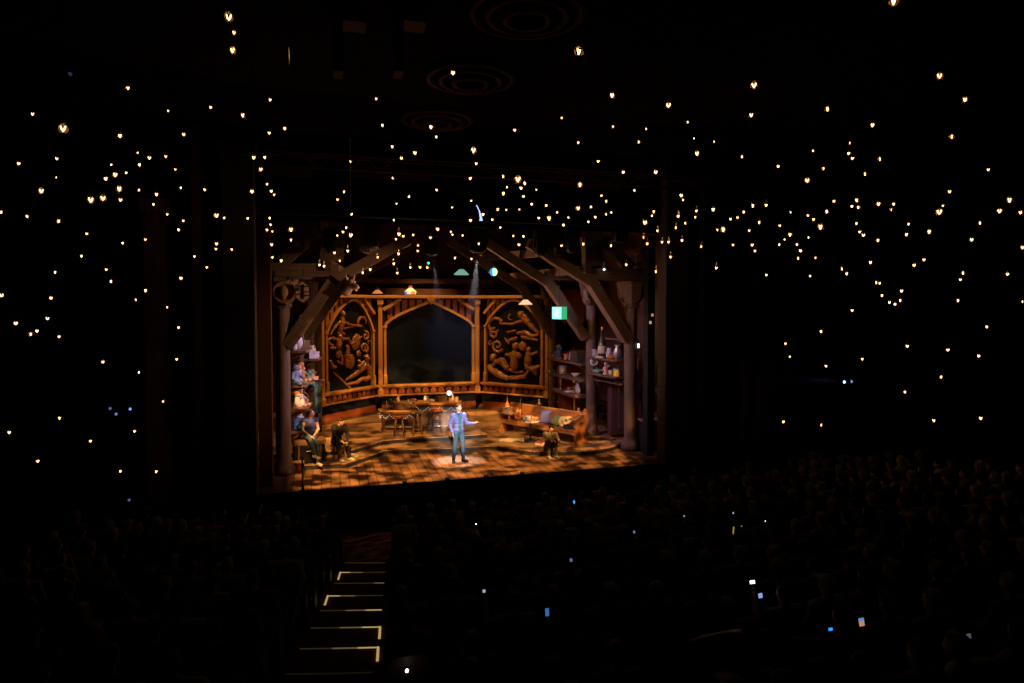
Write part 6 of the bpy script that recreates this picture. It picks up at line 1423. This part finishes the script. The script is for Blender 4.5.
# whose phones show: choose the seat whose raised right hand comes closest
PH = [(476, 524, 'small bright white phone light', (1, 1, 1), 5, .25, .12), (634, 532, 'dim violet phone screen', (.35, .4, 1), .4, .5, .3), (574, 502, 'blue phone screen near the stage', (.1, .4, 1), 1.0, .6, .5), (571, 560, 'dim violet phone screen in mid stalls', (.3, .35, .9), .35, .5, .3), (547, 612, 'dim blue phone screen low in the middle', (.08, .25, .7), .5, .6, .55), (484, 591, 'pale grey phone screen', (.6, .65, .9), .5, .5, .25),
      (752, 582, 'bright white phone screen at lower right', (.75, .8, 1), 3, .95, .25), (760, 595.5, 'pale blue phone screen just under the bright white one', (.35, .5, 1), .7, .7, .32), (830, 629, 'vivid blue phone screen at lower right', (.02, .35, 1), 1.0, .6, .16), (861, 622, 'phone screen showing an orange and blue picture', (.9, .45, .2), .55, .8, .45), (968, 636, 'dim phone screen at the far lower right', (.35, .35, .5), .2, .8, .3), (765, 521, 'tiny white phone light at right', (1, 1, .95), 1.0, .3, .15), (733, 513, 'tiny pale phone light at right', (.7, .85, 1), .6, .4, .2), (684, 516, 'faint white phone light right of the stage', (1, 1, .9), .3, .4, .2)]
UPW_ = AUD['up']['J']['wrR'] + V(.0, -.07, .15)
taken = {}
for j, ph in enumerate(PH):
    best = None
    for n_, (k, blk, i, p, th, hx_, hy_) in enumerate(places):
        if n_ in taken: continue
        q_ = p + Matrix.Rotation(PI + th, 3, 'Z') @ UPW_
        ux, uy, ud = proj(q_); e = (ux - ph[0]) ** 2 + (uy - ph[1]) ** 2
        if best is None or e < best[0]: best = (e, n_, q_)
    taken[best[1]] = (j, best[2])
clear = [(PH[j][0], PH[j][1], proj(q_)[2]) for j, q_ in taken.values()] + [(733.5, 530.5, 11.6), (739, 527.5, 11.6), (690, 644, 5.6), (705, 640, 5.6), (722, 637, 5.6), (738, 633, 5.6), (407, 668, 6.3)]
def blocks(p):
    for (cx, cy, cdp) in clear:
        hx_, hy_, hd_ = proj(p + V(0, 0, 1.30))
        if hd_ < cdp - .35 and abs(hx_ - cx) < F * .27 / hd_ and hy_ < cy + 4: return True
    return False
rng = random.Random(11)
for n_, (k, blk, i, p, th, hx_, hy_) in enumerate(places):
    where = '%s from aisle, %s %s row' % (ORD[i] if i < len(ORD) else str(i), blk, ROWN[k + 1])
    s = SEAT if n_ == 0 else copy_tree(SEAT)
    s.location = p; s.rotation_euler = (0, 0, PI + th); s['label'] = 'dark cloth theatre seat, ' + where; s['group'] = 'theatre seats of the stalls'
    if n_ not in taken and (rng.random() < .08 or blocks(p)): continue
    arm = 'up' if n_ in taken else ('lean' if rng.random() < .3 else 'rest')
    A = AUD[arm]; hs = rng.choice(('short', 'short', 'short', 'long', 'bob', 'bun', 'cap', 'long')); hn, hm = rng.choice(HAIRS); tn, tm = rng.choice(TOPS)
    if hs == 'cap': lab = 'seated person in %s cap and %s top, %s' % (hn, tn, where)
    else: lab = 'seated person, %s %s hair, %s top, %s' % (STY[hs], hn, tn, where)
    pt = thing('person', lab, 'person', p + V(0, 0, .0), PI + th + rng.uniform(-.05, .05), 'audience members in the stalls'); sc_ = rng.uniform(.93, 1.05); pt.scale = (1, 1, sc_)
    bm_, tp_ = A['body'], A['top']
    if n_ in taken:
        J = aud_joints('up'); q_ = at_d(PH[taken[n_][0]][0], PH[taken[n_][0]][1], proj(taken[n_][1])[2])
        wl = Matrix.Rotation(-(PI + th), 3, 'Z') @ (q_ - p) + V(0, .03, -.13)
        J['wrR'] = wl; mid = (J['shR'] + wl) / 2; J['elR'] = mid + V(.06, .02, -.12)
        bm_, M_, W_ = mk_body(J, .017, True, 1.0, {'R': (V(0, -.25, 1), V(0, -1, 0), .2)}); bm_.materials.append(SKIN)
        mb = MB(); torso(mb, J, .02, True, True); arms(mb, J, .016); tp_ = mb.remesh('top', .02, 2)
    for nm, me in (('body', bm_), ('top', mm(tp_, tm)), ('trousers', A['trousers']), ('hair', mm(A['hair'][hs], hm))):
        o = bpy.data.objects.new(nm, me); C.objects.link(o); o.parent = pt
    if n_ in taken:
        pt.rotation_euler = (0, 0, PI + th); pt.scale = (1, 1, 1)
        j, q_ = taken[n_]; ph = PH[j]
        q_ = at_d(ph[0], ph[1], proj(q_)[2])
        t = thing('phone', ph[2] + ' held up in the audience', 'phone', q_, th, 'phones held up in the audience'); t.rotation_euler = (R(-12), 0, th)
        MB().box((0, 0, 0), (.075, .010, .15), bev=.004).build('case', BLACKM, t)
        MB().box((0, -.0065, 0), (.066 * ph[5], .002, .135 * ph[6])).build('screen', lamp('phone %d' % j, ph[3], ph[4]), t)
        if j == 9: MB().box((0, -.0085, .02), (.05, .002, .025)).build('picture', lamp('phone picture', (.15, .3, .8), .8), t)
# yellow glow sticks
for i, (px, py, rz) in enumerate(((733.5, 530.5, 5), (739, 527.5, 70))):
    d = 11.6; a = at_d(px, py, d)
    t = thing('glow_stick', 'dim yellow glow stick in the audience at right, the %s one' % ('upright' if i == 0 else 'slanted'), 'glow stick', a); t.rotation_euler = (0, R(rz), 0)
    MB().cap((0, 0, -.06), (0, 0, .06), .012, .012).build('tube', lamp('yellow glow', (.75, .65, .06), .35), t, True); MB().rod((0, 0, -.10), (0, 0, -.06), .014).build('grip', BLACKM, t)
# lit marker on the aisle handrail at the picture's foot and the rails
for lb, px, py in (('small bright marker light on a slim post at the picture foot', 407, 672),):
    a = at_d(px, py, 6.3); zf = FZ + RISE * 11
    t = thing('marker_post', lb, 'post', (a.x, a.y, zf)); MB().rod((0, 0, 0), (0, 0, a.z - zf), .014).build('rod', mat('pale yellow rod', (.3, .25, .08), .6), t); MB().ball((0, 0, a.z - zf + .012), .018).build('light', lamp('marker', (1, .95, .85), 4), t, True)
def rail(label, pts, r, m):
    base = pts[0]; t = thing('handrail', label, 'handrail', (base.x, base.y, base.z - 1.1))
    P = [p - t.location for p in pts]; MB().tube(P, r).build('bar', m, t, True)
    for p in (P[0], P[len(P) // 2], P[-1]): MB().rod((p.x, p.y, p.z - 1.1), p, r * .8).build('upright', BLACKM, t)
RAILM = mat('varnished rail wood', (.36, .17, .09), .35, .3, 6)
rail('slim metal handrail going down beside the left aisle', [at_d(px, py, d) for px, py, d in ((292, 625, 8.6), (296, 600, 9.6), (301, 575, 10.8))], .018, PEWT)
rail('curved wooden rail top at the lower right of the stalls', [at_d(px, py, d) for px, py, d in ((688, 644, 5.65), (705, 638, 5.6), (725, 634, 5.55), (741, 632, 5.5))], .026, RAILM)
# spotlights on the side walls
def walllight(label, px, py, dep, col_, st, rz):
    a = at_d(px, py, dep); t = thing('wall_spotlight', label, 'spotlight', a, rz, 'spotlights on the side walls')
    MB().lathe([(.07, 0), (.09, .06), (.09, .3), (.05, .36)], axis='y', seg=14).build('housing', BLACKM, t, True); MB().lathe([(.06, -.012), (.05, -.02), (.001, -.03)], axis='y', seg=14).build('lens', lamp('lens ' + label, col_, st), t, True)
    t.scale = (.6,) * 3
    MB().box((0, .2, .12), (.22, .05, .06)).build('yoke', BLACKM, t); return t
walllight('blue white spotlight at right, throwing a faint beam to the left', 844.5, 382, 15.6, (.35, .55, 1), 3, R(-75))
walllight('dim spotlight just right of the blue white one', 851.5, 381.5, 15.8, (.3, .5, .9), .6, R(-70))
for lb, px, py, s in (('small blue spotlight at left, the rightmost of three', 130, 409, 1.0), ('small blue spotlight at left, the middle of three', 116, 414, .5), ('faint blue spotlight at left, the leftmost of three', 110, 408.5, .3), ('dark blue spotlight low at the left', 129, 500, .25), ('very dim violet spotlight high at the left', 70, 74, .06)):
    walllight(lb, px, py, 12.4 if py > 100 else 9.0, (.25, .40, 1), s, R(40)).scale = (.45,) * 3
